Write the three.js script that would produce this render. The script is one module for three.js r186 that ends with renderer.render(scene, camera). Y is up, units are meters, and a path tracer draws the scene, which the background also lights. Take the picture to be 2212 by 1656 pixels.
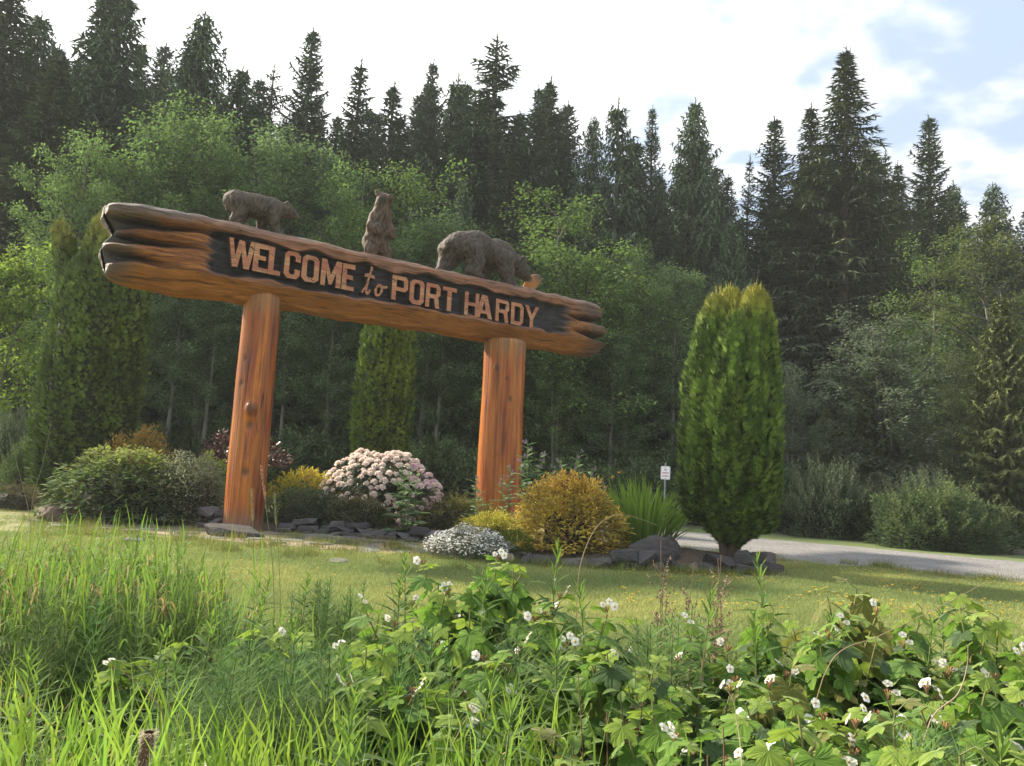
import * as THREE from 'three';
import { MarchingCubes } from 'three/addons/objects/MarchingCubes.js';
import { mergeGeometries, mergeVertices } from 'three/addons/utils/BufferGeometryUtils.js';
import { ImprovedNoise } from 'three/addons/math/ImprovedNoise.js';
import { ConvexGeometry } from 'three/addons/geometries/ConvexGeometry.js';

const scene = new THREE.Scene();
const V = (x = 0, y = 0, z = 0) => new THREE.Vector3(x, y, z);
const rad = (d) => d * Math.PI / 180;

// ---------------------------------------------------------------- camera
const F = 1700, CX = 1106, CY = 828, EYE = 1.21;
const camera = new THREE.PerspectiveCamera(2 * Math.atan(CY / F) / Math.PI * 180, 2212 / 1656, 0.1, 2500);
camera.position.set(0, EYE, 0);
camera.rotation.set(Math.atan(187 / F), 0, rad(3.1), 'YXZ');
camera.updateMatrixWorld(true);
scene.add(camera);

// ---------------------------------------------------------------- sun
const SUN_AZ = rad(-62), SUN_EL = rad(34);
const sunDir = V(Math.sin(SUN_AZ) * Math.cos(SUN_EL), Math.sin(SUN_EL), -Math.cos(SUN_AZ) * Math.cos(SUN_EL));
const sun = new THREE.DirectionalLight(new THREE.Color().setRGB(1.0, 0.87, 0.68), 5.0);
sun.position.copy(sunDir).multiplyScalar(60).add(V(0, 0, -12));
sun.target.position.set(0, 0, -12);
sun.castShadow = true; sun.shadow.radius = 6; sun.shadow.mapSize.set(2048, 2048);
Object.assign(sun.shadow.camera, { left: -40, right: 40, top: 40, bottom: -40, near: 1, far: 160 });
scene.add(sun, sun.target);
const EXPOSURE = 2.4;

// ---------------------------------------------------------------- random and noise
function rngOf(seed) { let a = seed >>> 0; const f = () => { a = (a + 0x6D2B79F5) | 0; let t = Math.imul(a ^ (a >>> 15), 1 | a); t = (t + Math.imul(t ^ (t >>> 7), 61 | t)) ^ t; return ((t ^ (t >>> 14)) >>> 0) / 4294967296; }; f.s = (k = 1) => (f() * 2 - 1) * k; f.r = (a2, b) => a2 + (b - a2) * f(); return f; }
const NZ = (() => { // gradient noise with a seeded table
  const p = new Uint8Array(512), r = rngOf(77), q = Array.from({ length: 256 }, (_, i) => i);
  for (let i = 255; i > 0; i--) { const j = Math.floor(r() * (i + 1)); [q[i], q[j]] = [q[j], q[i]]; }
  for (let i = 0; i < 512; i++) p[i] = q[i & 255];
  const fade = (t) => t * t * t * (t * (t * 6 - 15) + 10), lp = (t, a, b) => a + t * (b - a);
  const gr = (h, x, y, z) => { h &= 15; const u = h < 8 ? x : y, v = h < 4 ? y : h === 12 || h === 14 ? x : z; return ((h & 1) ? -u : u) + ((h & 2) ? -v : v); };
  return (x, y = 0, z = 0) => {
    const X = Math.floor(x), Y = Math.floor(y), Z = Math.floor(z); x -= X; y -= Y; z -= Z; const a = X & 255, b = Y & 255, c = Z & 255;
    const u = fade(x), v = fade(y), w = fade(z), A = p[a] + b, AA = p[A] + c, AB = p[A + 1] + c, B = p[a + 1] + b, BA = p[B] + c, BB = p[B + 1] + c;
    return lp(w, lp(v, lp(u, gr(p[AA], x, y, z), gr(p[BA], x - 1, y, z)), lp(u, gr(p[AB], x, y - 1, z), gr(p[BB], x - 1, y - 1, z))), lp(v, lp(u, gr(p[AA + 1], x, y, z - 1), gr(p[BA + 1], x - 1, y, z - 1)), lp(u, gr(p[AB + 1], x, y - 1, z - 1), gr(p[BB + 1], x - 1, y - 1, z - 1))));
  };
})();
const fbm = (x, y, z, o = 4) => { let s = 0, a = 0.5; for (let i = 0; i < o; i++) { s += a * NZ(x, y, z); x *= 2.03; y *= 2.03; z *= 2.03; a *= 0.5; } return s; };
const clamp = (x, a = 0, b = 1) => Math.min(b, Math.max(a, x));
const smooth = (a, b, x) => { const t = clamp((x - a) / (b - a)); return t * t * (3 - 2 * t); };
const lerp = (a, b, t) => a + (b - a) * t;
const mixc = (a, b, t) => [lerp(a[0], b[0], t), lerp(a[1], b[1], t), lerp(a[2], b[2], t)];

// ---------------------------------------------------------------- sky: bright broken cloud, blue gaps away from the sun
{
  const W = 4096, H = 2048, d = new Float32Array(W * H * 4);
  for (let j = 0; j < H; j++) {
    const el = ((j + 0.5) / H - 0.5) * Math.PI, y = Math.sin(el), ce = Math.cos(el);
    for (let i = 0; i < W; i++) {
      const o = (j * W + i) * 4; d[o + 3] = 1;
      if (y < 0) { d[o] = 0.30; d[o + 1] = 0.33; d[o + 2] = 0.28; continue; }
      const az = ((i + 0.5) / W - 0.5) * 2 * Math.PI, x = Math.cos(az) * ce, z = Math.sin(az) * ce;
      const mu = clamp(x * sunDir.x + y * sunDir.y + z * sunDir.z, -1, 1);
      const k = 1 / (y + 0.16), px = x * k, pz = z * k;
      const wx = 0.35 * NZ(px * 1.1, 3.1, pz * 1.1), wz = 0.35 * NZ(px * 1.1, 8.4, pz * 1.1);
      let n = 0.55 * fbm(px * 1.3 + wx + 1.7, 0.6, pz * 1.3 + wz + 4.2, 4) + 0.85 * fbm(px * 4.2 + wx * 2 + 3.1, 1.6, pz * 6.0 + wz * 2 + 1.2, 6);
      const bias = 0.00 + 0.36 * smooth(0.40, 0.92, mu) + 0.26 * smooth(0.40, 0.16, y);
      n += 0.16 * fbm(px * 13, 5.5, pz * 17, 4); const c = smooth(-0.22, 0.22, n + bias + 0.035);
      const glow = Math.pow(clamp(mu * 0.5 + 0.5), 5);
      const white = 0.50 + 0.58 * glow, shade = 0.16 * smooth(0.12, 0.6, n) * (1 - 0.5 * glow);
      const bl = [0.235 + 0.26 * glow, 0.300 + 0.26 * glow, 0.405 + 0.24 * glow];
      d[o] = lerp(bl[0], white - shade, c); d[o + 1] = lerp(bl[1], white - shade * 0.9, c); d[o + 2] = lerp(bl[2], (white - shade * 0.75) * 1.01, c);
    }
  }
  const t = new THREE.DataTexture(d, W, H, THREE.RGBAFormat, THREE.FloatType);
  t.mapping = THREE.EquirectangularReflectionMapping; t.magFilter = THREE.LinearFilter; t.minFilter = THREE.LinearFilter; t.needsUpdate = true;
  scene.background = t; scene.environment = t;
}

// ---------------------------------------------------------------- placing: pixel of the survey sheet + distance -> a point in the place
const camQ = camera.quaternion.clone(), camP = camera.position.clone();
const ray = (px, py) => V((px - CX) / F, -(py - CY) / F, -1).applyQuaternion(camQ).normalize();
const at = (px, py, d) => { const r = ray(px, py); return camP.clone().addScaledVector(r, d / -r.z); };
const yh = (px) => 1015 + 0.054 * (px - 1106);
// terrain: level lawn, a bank falling to the ditch in front, rough forest floor behind
const groundY = (x, z) => { const d = -z, e = 6.0 + 0.35 * NZ(x * 0.4, 1, 2) + 0.10 * x * (x > 0 ? 0.4 : 0.9); return -0.46 * smooth(e, e - 2.2, d) + 0.012 * NZ(x * 0.9, 4, z * 0.9) + 0.35 * smooth(24, 40, d) * (0.5 + NZ(x * 0.1, 7, z * 0.1)); };
function foot(px, d, lift = 0) { let py = yh(px) + EYE * F / d, p; for (let k = 0; k < 4; k++) { p = at(px, py, d); py += (p.y - groundY(p.x, p.z)) * F / d; } p.y = groundY(p.x, p.z) + lift; return p; }
const topY = (px, py, d) => at(px, py, d).y;

// ---------------------------------------------------------------- objects
const used = new Map();
function numbered(n) { const k = used.get(n) ?? 0; used.set(n, k + 1); return k ? n + '_' + String(k).padStart(3, '0') : n; }
function tag(o, label, category, group, kind) { if (label) o.userData.label = label; if (category) o.userData.category = category; if (group) o.userData.group = group; if (kind) o.userData.kind = kind; return o; }
function thing(name, label, category, p = V(), turn = 0, group) { const g = new THREE.Group(); g.name = numbered(name); g.position.copy(p); g.rotation.y = turn; scene.add(g); return tag(g, label, category, group); }
function part(name, geo, m, parent, kind) { const o = new THREE.Mesh(geo, m); o.name = parent === scene ? numbered(name) : name; o.castShadow = o.receiveShadow = true; parent.add(o); if (kind) o.userData.kind = kind; return o; }
function struct(name, geo, m) { const o = part(name, geo, m, scene); o.userData.kind = 'structure'; return o; }
function again(src, label, p, turn = 0, s = 1, group) { const o = src.clone(); o.name = numbered(src.name.replace(/_\d{3}$/, '')); o.userData = { ...src.userData, label }; if (group) o.userData.group = group; o.position.copy(p); o.rotation.set(0, turn, 0); if (typeof s === 'number') o.scale.setScalar(s); else o.scale.set(...s); scene.add(o); return o; }
// a maker's first use places the original, later uses place copies
function stampOf(make) { let src; return (label, p, turn, s, group) => { if (!src) { src = make(label, group); src.position.copy(p); src.rotation.y = turn ?? 0; if (typeof s === 'number') src.scale.setScalar(s); else if (s) src.scale.set(...s); src.userData.label = label; if (group) src.userData.group = group; return src; } return again(src, label, p, turn, s ?? 1, group); }; }

// ---------------------------------------------------------------- geometry collectors
class Tris {
  constructor() { this.p = []; this.c = []; this.i = []; this.n = 0; }
  v(x, y, z, c, k = 1) { this.p.push(x, y, z); this.c.push(c[0] * k, c[1] * k, c[2] * k); return this.n++; }
  // a narrow one-triangle needle or spray tip
  needle(ox, oy, oz, dx, dy, dz, sx, sy, sz, L, W, c, k = 1) {
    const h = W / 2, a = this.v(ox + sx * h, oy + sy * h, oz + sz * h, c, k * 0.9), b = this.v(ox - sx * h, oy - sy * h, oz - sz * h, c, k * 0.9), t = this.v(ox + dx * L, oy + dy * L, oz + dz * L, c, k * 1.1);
    this.i.push(a, b, t);
  }
  // a folded diamond leaf
  leaf(ox, oy, oz, dx, dy, dz, sx, sy, sz, L, W, c, k = 1, sag = 0, fold = 0.18) {
    const nx = dy * sz - dz * sy, ny = dz * sx - dx * sz, nz = dx * sy - dy * sx, m = 0.45 * L, h = W / 2, f = fold * W;
    const a = this.v(ox, oy, oz, c, k * 0.92), r = this.v(ox + dx * m + sx * h + nx * f, oy + dy * m + sy * h + ny * f - sag * L * 0.2, oz + dz * m + sz * h + nz * f, c, k), t = this.v(ox + dx * L, oy + dy * L - sag * L, oz + dz * L, c, k * 1.06), l = this.v(ox + dx * m - sx * h + nx * f, oy + dy * m - sy * h + ny * f - sag * L * 0.2, oz + dz * m - sz * h + nz * f, c, k);
    this.i.push(a, r, t, a, t, l);
  }
  // a curved strip: points with half-widths along side s
  strip(pts, s, ws, c, c2) {
    let pa, pb; const N = pts.length;
    for (let j = 0; j < N; j++) {
      const q = pts[j], w = ws[j], cc = c2 ? mixc(c, c2, j / (N - 1)) : c;
      if (w < 1e-5) { const t = this.v(q.x, q.y, q.z, cc); if (j) this.i.push(pa, pb, t); continue; }
      const a = this.v(q.x + s.x * w, q.y + s.y * w, q.z + s.z * w, cc), b = this.v(q.x - s.x * w, q.y - s.y * w, q.z - s.z * w, cc);
      if (j) this.i.push(pa, pb, b, pa, b, a); pa = a; pb = b;
    }
  }
  tube(pts, r0, r1, c, sides = 5, c2) {
    const N = pts.length; let prev; const T = V(), U = V(), W = V(), up = V(0.31, 0.17, 0.93);
    for (let j = 0; j < N; j++) {
      T.subVectors(pts[Math.min(N - 1, j + 1)], pts[Math.max(0, j - 1)]).normalize(); U.crossVectors(T, up).normalize(); W.crossVectors(T, U);
      const r = lerp(r0, r1, j / (N - 1)), ring = [], cc = c2 ? mixc(c, c2, j / (N - 1)) : c;
      for (let k = 0; k < sides; k++) { const a = k / sides * 2 * Math.PI, x = Math.cos(a) * r, y = Math.sin(a) * r; ring.push(this.v(pts[j].x + U.x * x + W.x * y, pts[j].y + U.y * x + W.y * y, pts[j].z + U.z * x + W.z * y, cc)); }
      if (prev) for (let k = 0; k < sides; k++) { const k2 = (k + 1) % sides; this.i.push(prev[k], prev[k2], ring[k2], prev[k], ring[k2], ring[k]); }
      prev = ring;
    }
  }
  geo(normals) {
    const g = new THREE.BufferGeometry();
    g.setAttribute('position', new THREE.BufferAttribute(new Float32Array(this.p), 3)); g.setAttribute('color', new THREE.BufferAttribute(new Float32Array(this.c), 3)); g.setIndex(new THREE.BufferAttribute(new Uint32Array(this.i), 1));
    if (normals) g.computeVertexNormals();
    total += this.i.length / 3; return g;
  }
}
let total = 0;
// random unit vector, and a side vector at right angles to a direction
const rdir = (r) => { const z = r.s(), a = r() * 6.2832, q = Math.sqrt(1 - z * z); return [q * Math.cos(a), z, q * Math.sin(a)]; };
const unit = (x, y, z) => { const l = Math.hypot(x, y, z) || 1; return [x / l, y / l, z / l]; };
const sideOf = (d, r) => { const q = rdir(r); const k = q[0] * d[0] + q[1] * d[1] + q[2] * d[2]; return unit(q[0] - k * d[0], q[1] - k * d[1], q[2] - k * d[2]); };
const flatSide = (d, r, tilt = 0.3) => { let s = [-d[2], 0, d[0]]; const l = Math.hypot(s[0], s[2]); if (l < 0.1) return sideOf(d, r); s = [s[0] / l, r.s(tilt), s[2] / l]; return unit(...s); };

// ---------------------------------------------------------------- materials
const leafMat = (t = 0.35, o = {}) => new THREE.MeshPhysicalMaterial({ vertexColors: true, roughness: 1, transmission: t, thickness: 0, side: THREE.DoubleSide, flatShading: true, specularIntensity: 0.35, ...o });
const M = {
  conifer: new THREE.MeshStandardMaterial({ vertexColors: true, roughness: 0.95, side: THREE.DoubleSide, flatShading: true }),
  leaf: leafMat(0.38), thinleaf: leafMat(0.5), petal: leafMat(0.4),
  glossleaf: new THREE.MeshStandardMaterial({ vertexColors: true, roughness: 0.42, side: THREE.DoubleSide, flatShading: true }),
  bark: new THREE.MeshStandardMaterial({ vertexColors: true, roughness: 0.95 }),
  dull: new THREE.MeshStandardMaterial({ vertexColors: true, roughness: 0.92, flatShading: true, side: THREE.DoubleSide }),
};
// a square tile of computed colour: f(u, v) -> [r, g, b] in 0..1, linear; wraps by blending its edges
function tile(n, m, f, srgb = true) {
  const d = new Uint8Array(n * m * 4), enc = (x) => { x = clamp(x); return Math.round(255 * (srgb ? (x <= 0.0031308 ? 12.92 * x : 1.055 * Math.pow(x, 1 / 2.4) - 0.055) : x)); };
  for (let j = 0; j < m; j++) for (let i = 0; i < n; i++) { const c = f((i + 0.5) / n, (j + 0.5) / m), o = (j * n + i) * 4; d[o] = enc(c[0]); d[o + 1] = enc(c[1]); d[o + 2] = enc(c[2]); d[o + 3] = 255; }
  const t = new THREE.DataTexture(d, n, m); t.magFilter = THREE.LinearFilter; t.minFilter = THREE.LinearMipmapLinearFilter; t.wrapS = t.wrapT = THREE.RepeatWrapping; if (srgb) t.colorSpace = THREE.SRGBColorSpace; t.needsUpdate = true; return t;
}
// noise that repeats every 1 in u and v
const ring = (u, v, f, s = 0) => { const a = u * 6.2832, b = v * 6.2832, k = f / 6.2832; return NZ(Math.cos(a) * k + s, Math.sin(a) * k + Math.cos(b) * k + s * 1.3, Math.sin(b) * k - s); };
const ringF = (u, v, f, s = 0, o = 4) => { let q = 0, a = 0.6; for (let i = 0; i < o; i++) { q += a * ring(u, v, f, s + i * 5.3); f *= 2.1; a *= 0.55; } return q; };
// ================================================================ THE GROUND
{
  const lawnTex = tile(1024, 1024, (u, v) => {
    const a = ringF(u, v, 9, 1, 5), b = ringF(u, v, 90, 4, 3), c = ringF(u, v, 3, 9, 2);
    let col = mixc([0.13, 0.16, 0.05], [0.26, 0.25, 0.11], clamp(0.5 + 1.1 * a + 0.5 * c)); const k = 1 + 0.9 * b; return [col[0] * k, col[1] * k, col[2] * k];
  });
  lawnTex.repeat.set(1 / 4, 1 / 4);
  const bump = tile(512, 512, (u, v) => { const q = 0.5 + 0.8 * ringF(u, v, 60, 3, 3); return [q, q, q]; }, false); bump.repeat.set(1 / 1.3, 1 / 1.3);
  // one sheet to the horizon, fine near the camera
  const xs = [], zs = []; for (let i = -70; i <= 70; i++) xs.push(Math.sign(i) * (0.16 * Math.abs(i) + Math.pow(Math.abs(i) / 70, 5) * 900)); for (let i = 0; i <= 170; i++) zs.push(6 - (0.16 * i + Math.pow(i / 170, 6) * 1200));
  const p = [], uv = [], idx = [], nx = xs.length;
  zs.forEach((z) => xs.forEach((x) => { p.push(x, groundY(x, z), z); uv.push(x, z); }));
  for (let j = 0; j < zs.length - 1; j++) for (let i = 0; i < nx - 1; i++) { const a = j * nx + i; idx.push(a, a + 1, a + nx + 1, a, a + nx + 1, a + nx); }
  const g = new THREE.BufferGeometry(); g.setAttribute('position', new THREE.Float32BufferAttribute(p, 3)); g.setAttribute('uv', new THREE.Float32BufferAttribute(uv, 2)); g.setIndex(idx); g.computeVertexNormals();
  const o = struct('ground', g, new THREE.MeshStandardMaterial({ map: lawnTex, bumpMap: bump, bumpScale: 0.03, roughness: 1 }));
  tag(o, 'level mown lawn and earth under the whole scene', 'lawn');
}
// sheets of ground cover laid a little above the lawn, their outlines given by (pixel, distance) pairs
function sheet(name, label, cat, pts, lift, m, n = 26) {
  const P = pts.map(([px, d]) => foot(px, d)), c = new THREE.CatmullRomCurve3(P, true, 'catmullrom', 0.3), N = pts.length * 10, rim = c.getPoints(N).slice(0, N), ctr = rim.reduce((a, b) => a.add(b), V()).multiplyScalar(1 / N);
  const p = [], uv = [], idx = [], R = 6;
  for (let k = 0; k <= R; k++) rim.forEach((q, i) => { const f = k / R, e = k === R ? 0.12 * NZ(i * 0.9, 3, 5) : 0, x = lerp(ctr.x, q.x, f + e * 0.1), z = lerp(ctr.z, q.z, f + e * 0.1); p.push(x, groundY(x, z) + lift, z); uv.push(x, z); });
  for (let k = 0; k < R; k++) for (let i = 0; i < N; i++) { const a = k * N + i, b = k * N + (i + 1) % N; idx.push(a, b, b + N, a, b + N, a + N); }
  const g = new THREE.BufferGeometry(); g.setAttribute('position', new THREE.Float32BufferAttribute(p, 3)); g.setAttribute('uv', new THREE.Float32BufferAttribute(uv, 2)); g.setIndex(idx); g.computeVertexNormals();
  return tag(struct(name, g, m), label, cat);
}
{
  const gravel = tile(1024, 1024, (u, v) => { const b = ringF(u, v, 120, 2, 3), a = ringF(u, v, 5, 6, 3), q = 0.185 * (1 + 1.3 * b + 0.35 * a); return [q * 1.02, q, q * 0.98]; }); gravel.repeat.set(1 / 3, 1 / 3);
  const gb = tile(512, 512, (u, v) => { const q = 0.5 + 0.9 * ringF(u, v, 70, 8, 2); return [q, q, q]; }, false); gb.repeat.set(1 / 1.5, 1 / 1.5);
  M.gravel = new THREE.MeshStandardMaterial({ map: gravel, bumpMap: gb, bumpScale: 0.02, roughness: 1 });
  const near = [[2700, 9.9], [2212, 11.4], [1950, 12.0], [1691, 12.7], [1560, 13.1], [1440, 13.8], [1250, 16.3], [1100, 18.6], [800, 20.6], [400, 22.2], [0, 23.4], [-500, 24.2]];
  const far = [[2700, 13.2], [2212, 14.9], [1950, 16.0], [1691, 17.2], [1560, 17.9], [1440, 18.5], [1250, 20.2], [1100, 21.8], [800, 23.4], [400, 24.6], [0, 25.6], [-500, 26.4]];
  const strip = (name, label, cat, A, B, lift, m) => {
    const a = new THREE.CatmullRomCurve3(A.map(([x, d]) => foot(x, d))).getPoints(160), b = new THREE.CatmullRomCurve3(B.map(([x, d]) => foot(x, d))).getPoints(160), p = [], uv = [], idx = [];
    for (let i = 0; i <= 160; i++) for (let k = 0; k <= 6; k++) { const q = a[i].clone().lerp(b[i], k / 6); if (k === 0 || k === 6) { q.z += 0.10 * NZ(i * 0.6, k, 1) + 0.05 * NZ(i * 1.9, k, 4); } p.push(q.x, groundY(q.x, q.z) + lift, q.z); uv.push(q.x, q.z); }
    for (let i = 0; i < 160; i++) for (let k = 0; k < 6; k++) { const s = i * 7 + k; idx.push(s, s + 7, s + 8, s, s + 8, s + 1); }
    const g = new THREE.BufferGeometry(); g.setAttribute('position', new THREE.Float32BufferAttribute(p, 3)); g.setAttribute('uv', new THREE.Float32BufferAttribute(uv, 2)); g.setIndex(idx); g.computeVertexNormals();
    return tag(struct(name, g, m), label, cat);
  };
  const tan = tile(512, 512, (u, v) => { const b = ringF(u, v, 80, 2, 3), a = ringF(u, v, 6, 6, 3), q = 1 + 0.8 * b, c = mixc([0.30, 0.20, 0.10], [0.20, 0.17, 0.07], clamp(0.5 + a * 1.4)); return [c[0] * q, c[1] * q, c[2] * q]; }); tan.repeat.set(1 / 2, 1 / 2);
  M.tan = new THREE.MeshStandardMaterial({ map: tan, roughness: 1 });
  strip('dry_grass_verge', 'strip of dry tan grass along the near edge of the gravel road', 'verge', near.map(([x, d]) => [x, d - 0.55]), near.map(([x, d]) => [x, d + 0.3]), 0.005, M.tan);
  strip('gravel_road', 'grey gravel road curving behind the columnar cedar on the right', 'road', near, far, 0.010, M.gravel);
  strip('grass_verge', 'green grass verge between the gravel road and the forest shrubs', 'verge', far.map(([x, d]) => [x, d + 0.02]), far.map(([x, d]) => [x, d + 1.9]), 0.006, new THREE.MeshStandardMaterial({ color: new THREE.Color().setRGB(0.09, 0.125, 0.035), roughness: 1 }));
  const floor = tile(512, 512, (u, v) => { const b = ringF(u, v, 30, 2, 4), q = 1 + 1.1 * b; return [0.045 * q, 0.042 * q, 0.024 * q]; }); floor.repeat.set(1 / 3, 1 / 3);
  strip('forest_floor', 'dark shaded earth under the trees beyond the road', 'ground', far.map(([x, d]) => [x, d + 1.8]), far.map(([x, d]) => [x > 1106 ? x + 300 : x - 300, d + 60]), 0.012, new THREE.MeshStandardMaterial({ map: floor, roughness: 1 }));
  const soil = tile(512, 512, (u, v) => { const b = ringF(u, v, 40, 5, 4), q = 1 + 1.0 * b; return [0.062 * q, 0.046 * q, 0.032 * q]; }); soil.repeat.set(1 / 1.5, 1 / 1.5);
  M.soil = new THREE.MeshStandardMaterial({ map: soil, roughness: 1 });
  // worn strip of slate and mulch in front of the bed
  const mulch = tile(512, 512, (u, v) => { const b = ringF(u, v, 50, 5, 4), a = ringF(u, v, 6, 2, 3), q = 1 + 0.9 * b, c = mixc([0.17, 0.14, 0.12], [0.30, 0.22, 0.14], clamp(0.5 + 1.5 * a)); return [c[0] * q, c[1] * q, c[2] * q]; }); mulch.repeat.set(1 / 1.2, 1 / 1.2);
  M.mulch = new THREE.MeshStandardMaterial({ map: mulch, roughness: 1 });
  const pth = sheet('stone_path', 'worn path of flat grey slate and bark chips before the flower bed', 'path', [[60, 12.7], [250, 11.9], [480, 11.2], [700, 10.8], [940, 10.3], [1050, 10.4], [1030, 11.6], [930, 12.6], [760, 12.9], [480, 13.0], [250, 13.2], [100, 13.4]], 0.008, M.mulch);
  // separate slabs of slate sunk in the path
  const r = rngOf(5), mats = [0.12, 0.15, 0.19, 0.10].map((q) => new THREE.MeshStandardMaterial({ color: new THREE.Color().setRGB(q, q * 0.97, q * 1.0), roughness: 0.8, flatShading: true }));
  const slabs = []; for (let k = 0; k < 7; k++) { const pts = []; const n = 6 + Math.floor(r() * 3); for (let i = 0; i < n; i++) { const a = (i + r.s(0.3)) / n * 6.283, q = r.r(0.75, 1.1); pts.push(V(Math.cos(a) * q, 0, Math.sin(a) * q * 0.75), V(Math.cos(a) * q * 0.93, 1, Math.sin(a) * q * 0.70)); } slabs.push(new ConvexGeometry(pts)); }
  const placed = [];
  for (let k = 0; k < 900 && placed.length < 70; k++) {
    const px = r.r(90, 1000), d = lerp(13.2, 12.5, px / 1000) - r() * lerp(0.9, 1.9, px / 1000), q = foot(px, d), s = r.r(0.16, 0.34); if (placed.some((o) => o.q.distanceTo(q) < (o.s + s) * 0.8)) continue; placed.push({ q, s });
    const o = part('paving_stone', slabs[k % 7], mats[k % 4], pth); o.position.copy(q); o.position.y += 0.006; o.rotation.set(r.s(0.02), r() * 6.28, r.s(0.02)); o.scale.set(s, r.r(0.012, 0.022), s);
  }
}

// ================================================================ STONES
const slateMats = [[0.075, 0.072, 0.078], [0.10, 0.095, 0.10], [0.055, 0.053, 0.06], [0.13, 0.115, 0.105]].map((c) => new THREE.MeshStandardMaterial({ color: new THREE.Color().setRGB(...c), roughness: 0.85, flatShading: true }));
const stoneTex = tile(512, 512, (u, v) => { const a = 0.75 + 0.9 * ringF(u, v, 14, 2, 5); return [a, a, a]; }); slateMats.forEach((m) => { m.map = stoneTex; });
const uvBox = (g, s = 1) => { const p = g.attributes.position, n = g.attributes.normal, uv = []; for (let i = 0; i < p.count; i++) { const a = Math.abs(n.getX(i)), b = Math.abs(n.getY(i)), c = Math.abs(n.getZ(i)); if (b > a && b > c) uv.push(p.getX(i) * s, p.getZ(i) * s); else if (a > c) uv.push(p.getZ(i) * s, p.getY(i) * s); else uv.push(p.getX(i) * s, p.getY(i) * s); } g.setAttribute('uv', new THREE.Float32BufferAttribute(uv, 2)); return g; };
const stoneGeos = []; { const r = rngOf(11); for (let k = 0; k < 9; k++) { const pts = []; for (let i = 0; i < 15; i++) { const q = V(r.s(), r.s(), r.s()); q.set(Math.sign(q.x) * Math.pow(Math.abs(q.x), 0.35), Math.sign(q.y) * Math.pow(Math.abs(q.y), 0.45), Math.sign(q.z) * Math.pow(Math.abs(q.z), 0.4)); pts.push(q); } const g = new ConvexGeometry(pts); stoneGeos.push(uvBox(g, 0.5)); } }
const flowerBeds = [];
function stoneWall(name, label, line, courses, seed, hgt = 0.09) {
  const w = thing(name, label, 'stone edging'), r = rngOf(seed), P = line.map(([px, d]) => foot(px, d)), c = new THREE.CatmullRomCurve3(P, false, 'catmullrom', 0.2), L = c.getLength();
  for (let j = 0; j < courses; j++) { let s = r() * 0.1; while (s < L) { const len = r.r(0.16, 0.42), q = c.getPointAt(Math.min(1, (s + len / 2) / L)), t = c.getTangentAt(Math.min(1, s / L)); s += len * 0.97; if (j && r() < 0.16 + 0.12 * j) continue; const o = part('stone', stoneGeos[Math.floor(r() * 9)], slateMats[Math.floor(r() * 3.4)], w); o.position.set(q.x + r.s(0.03), q.y + hgt * (j * 1.35 + 0.4) + r.s(0.012), q.z + r.s(0.04) - j * 0.07); o.rotation.set(r.s(0.12), Math.atan2(-t.z, t.x) + r.s(0.2), r.s(0.10)); o.scale.set(len * 0.52, hgt * r.r(0.75, 1.15), r.r(0.10, 0.16)); } }
  return w;
}
stoneWall('stone_edging', 'low edging of stacked dark slate along the bed between the two posts', [[590, 13.0], [700, 12.95], [820, 12.7], [930, 12.4], [985, 12.2]], 3, 21, 0.055);
stoneWall('stone_edging', 'few dark slate blocks beside the foot of the left post', [[425, 12.9], [452, 12.75], [480, 12.7]], 3, 22, 0.085);
stoneWall('stone_edging', 'edging of large grey slate blocks round the front of the right bed', [[1070, 10.7], [1130, 10.45], [1200, 10.4], [1300, 10.35], [1400, 10.35], [1480, 10.4], [1560, 10.55], [1625, 10.8], [1672, 11.2]], 2, 23, 0.10);
// raised soil of the beds
function bed(label, pts, h) {
  const P = pts.map(([px, d]) => foot(px, d)), rim = new THREE.CatmullRomCurve3(P, true, 'catmullrom', 0.3).getPoints(90).slice(0, 90), ctr = rim.reduce((a, b) => a.add(b), V()).multiplyScalar(1 / 90), p = [], uv = [], idx = [], R = 10;
  for (let k = 0; k <= R; k++) rim.forEach((q) => { const f = k / R, x = lerp(ctr.x, q.x, f), z = lerp(ctr.z, q.z, f); p.push(x, groundY(x, z) + h * (1 - Math.pow(f, 6)) + (k < R ? 0.03 * NZ(x * 4, 1, z * 4) : -0.02), z); uv.push(x, z); });
  for (let k = 0; k < R; k++) for (let i = 0; i < 90; i++) { const a = k * 90 + i, b = k * 90 + (i + 1) % 90; idx.push(a, b, b + 90, a, b + 90, a + 90); }
  const g = new THREE.BufferGeometry(); g.setAttribute('position', new THREE.Float32BufferAttribute(p, 3)); g.setAttribute('uv', new THREE.Float32BufferAttribute(uv, 2)); g.setIndex(idx); g.computeVertexNormals();
  tag(struct('flower_bed', g, M.soil), label, 'flower bed');
}
bed('dark soil of the flower bed behind the low slate edging', [[100, 13.3], [300, 12.9], [480, 13.0], [700, 13.05], [930, 12.5], [1030, 12.3], [1120, 14.5], [1060, 16.5], [800, 16.5], [450, 16.3], [180, 16]], 0.14);
bed('dark soil of the raised bed under the golden shrub and the iris', [[1000, 11.2], [1130, 10.55], [1300, 10.42], [1480, 10.46], [1600, 10.75], [1668, 11.3], [1600, 11.9], [1470, 12.6], [1330, 14.2], [1130, 14.6], [1010, 12.6]], 0.20);
const rdir2 = (q) => { const z = q.s(), a = q() * 6.2832, w = Math.sqrt(1 - z * z); return [w * Math.cos(a), z, w * Math.sin(a)]; };
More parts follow.
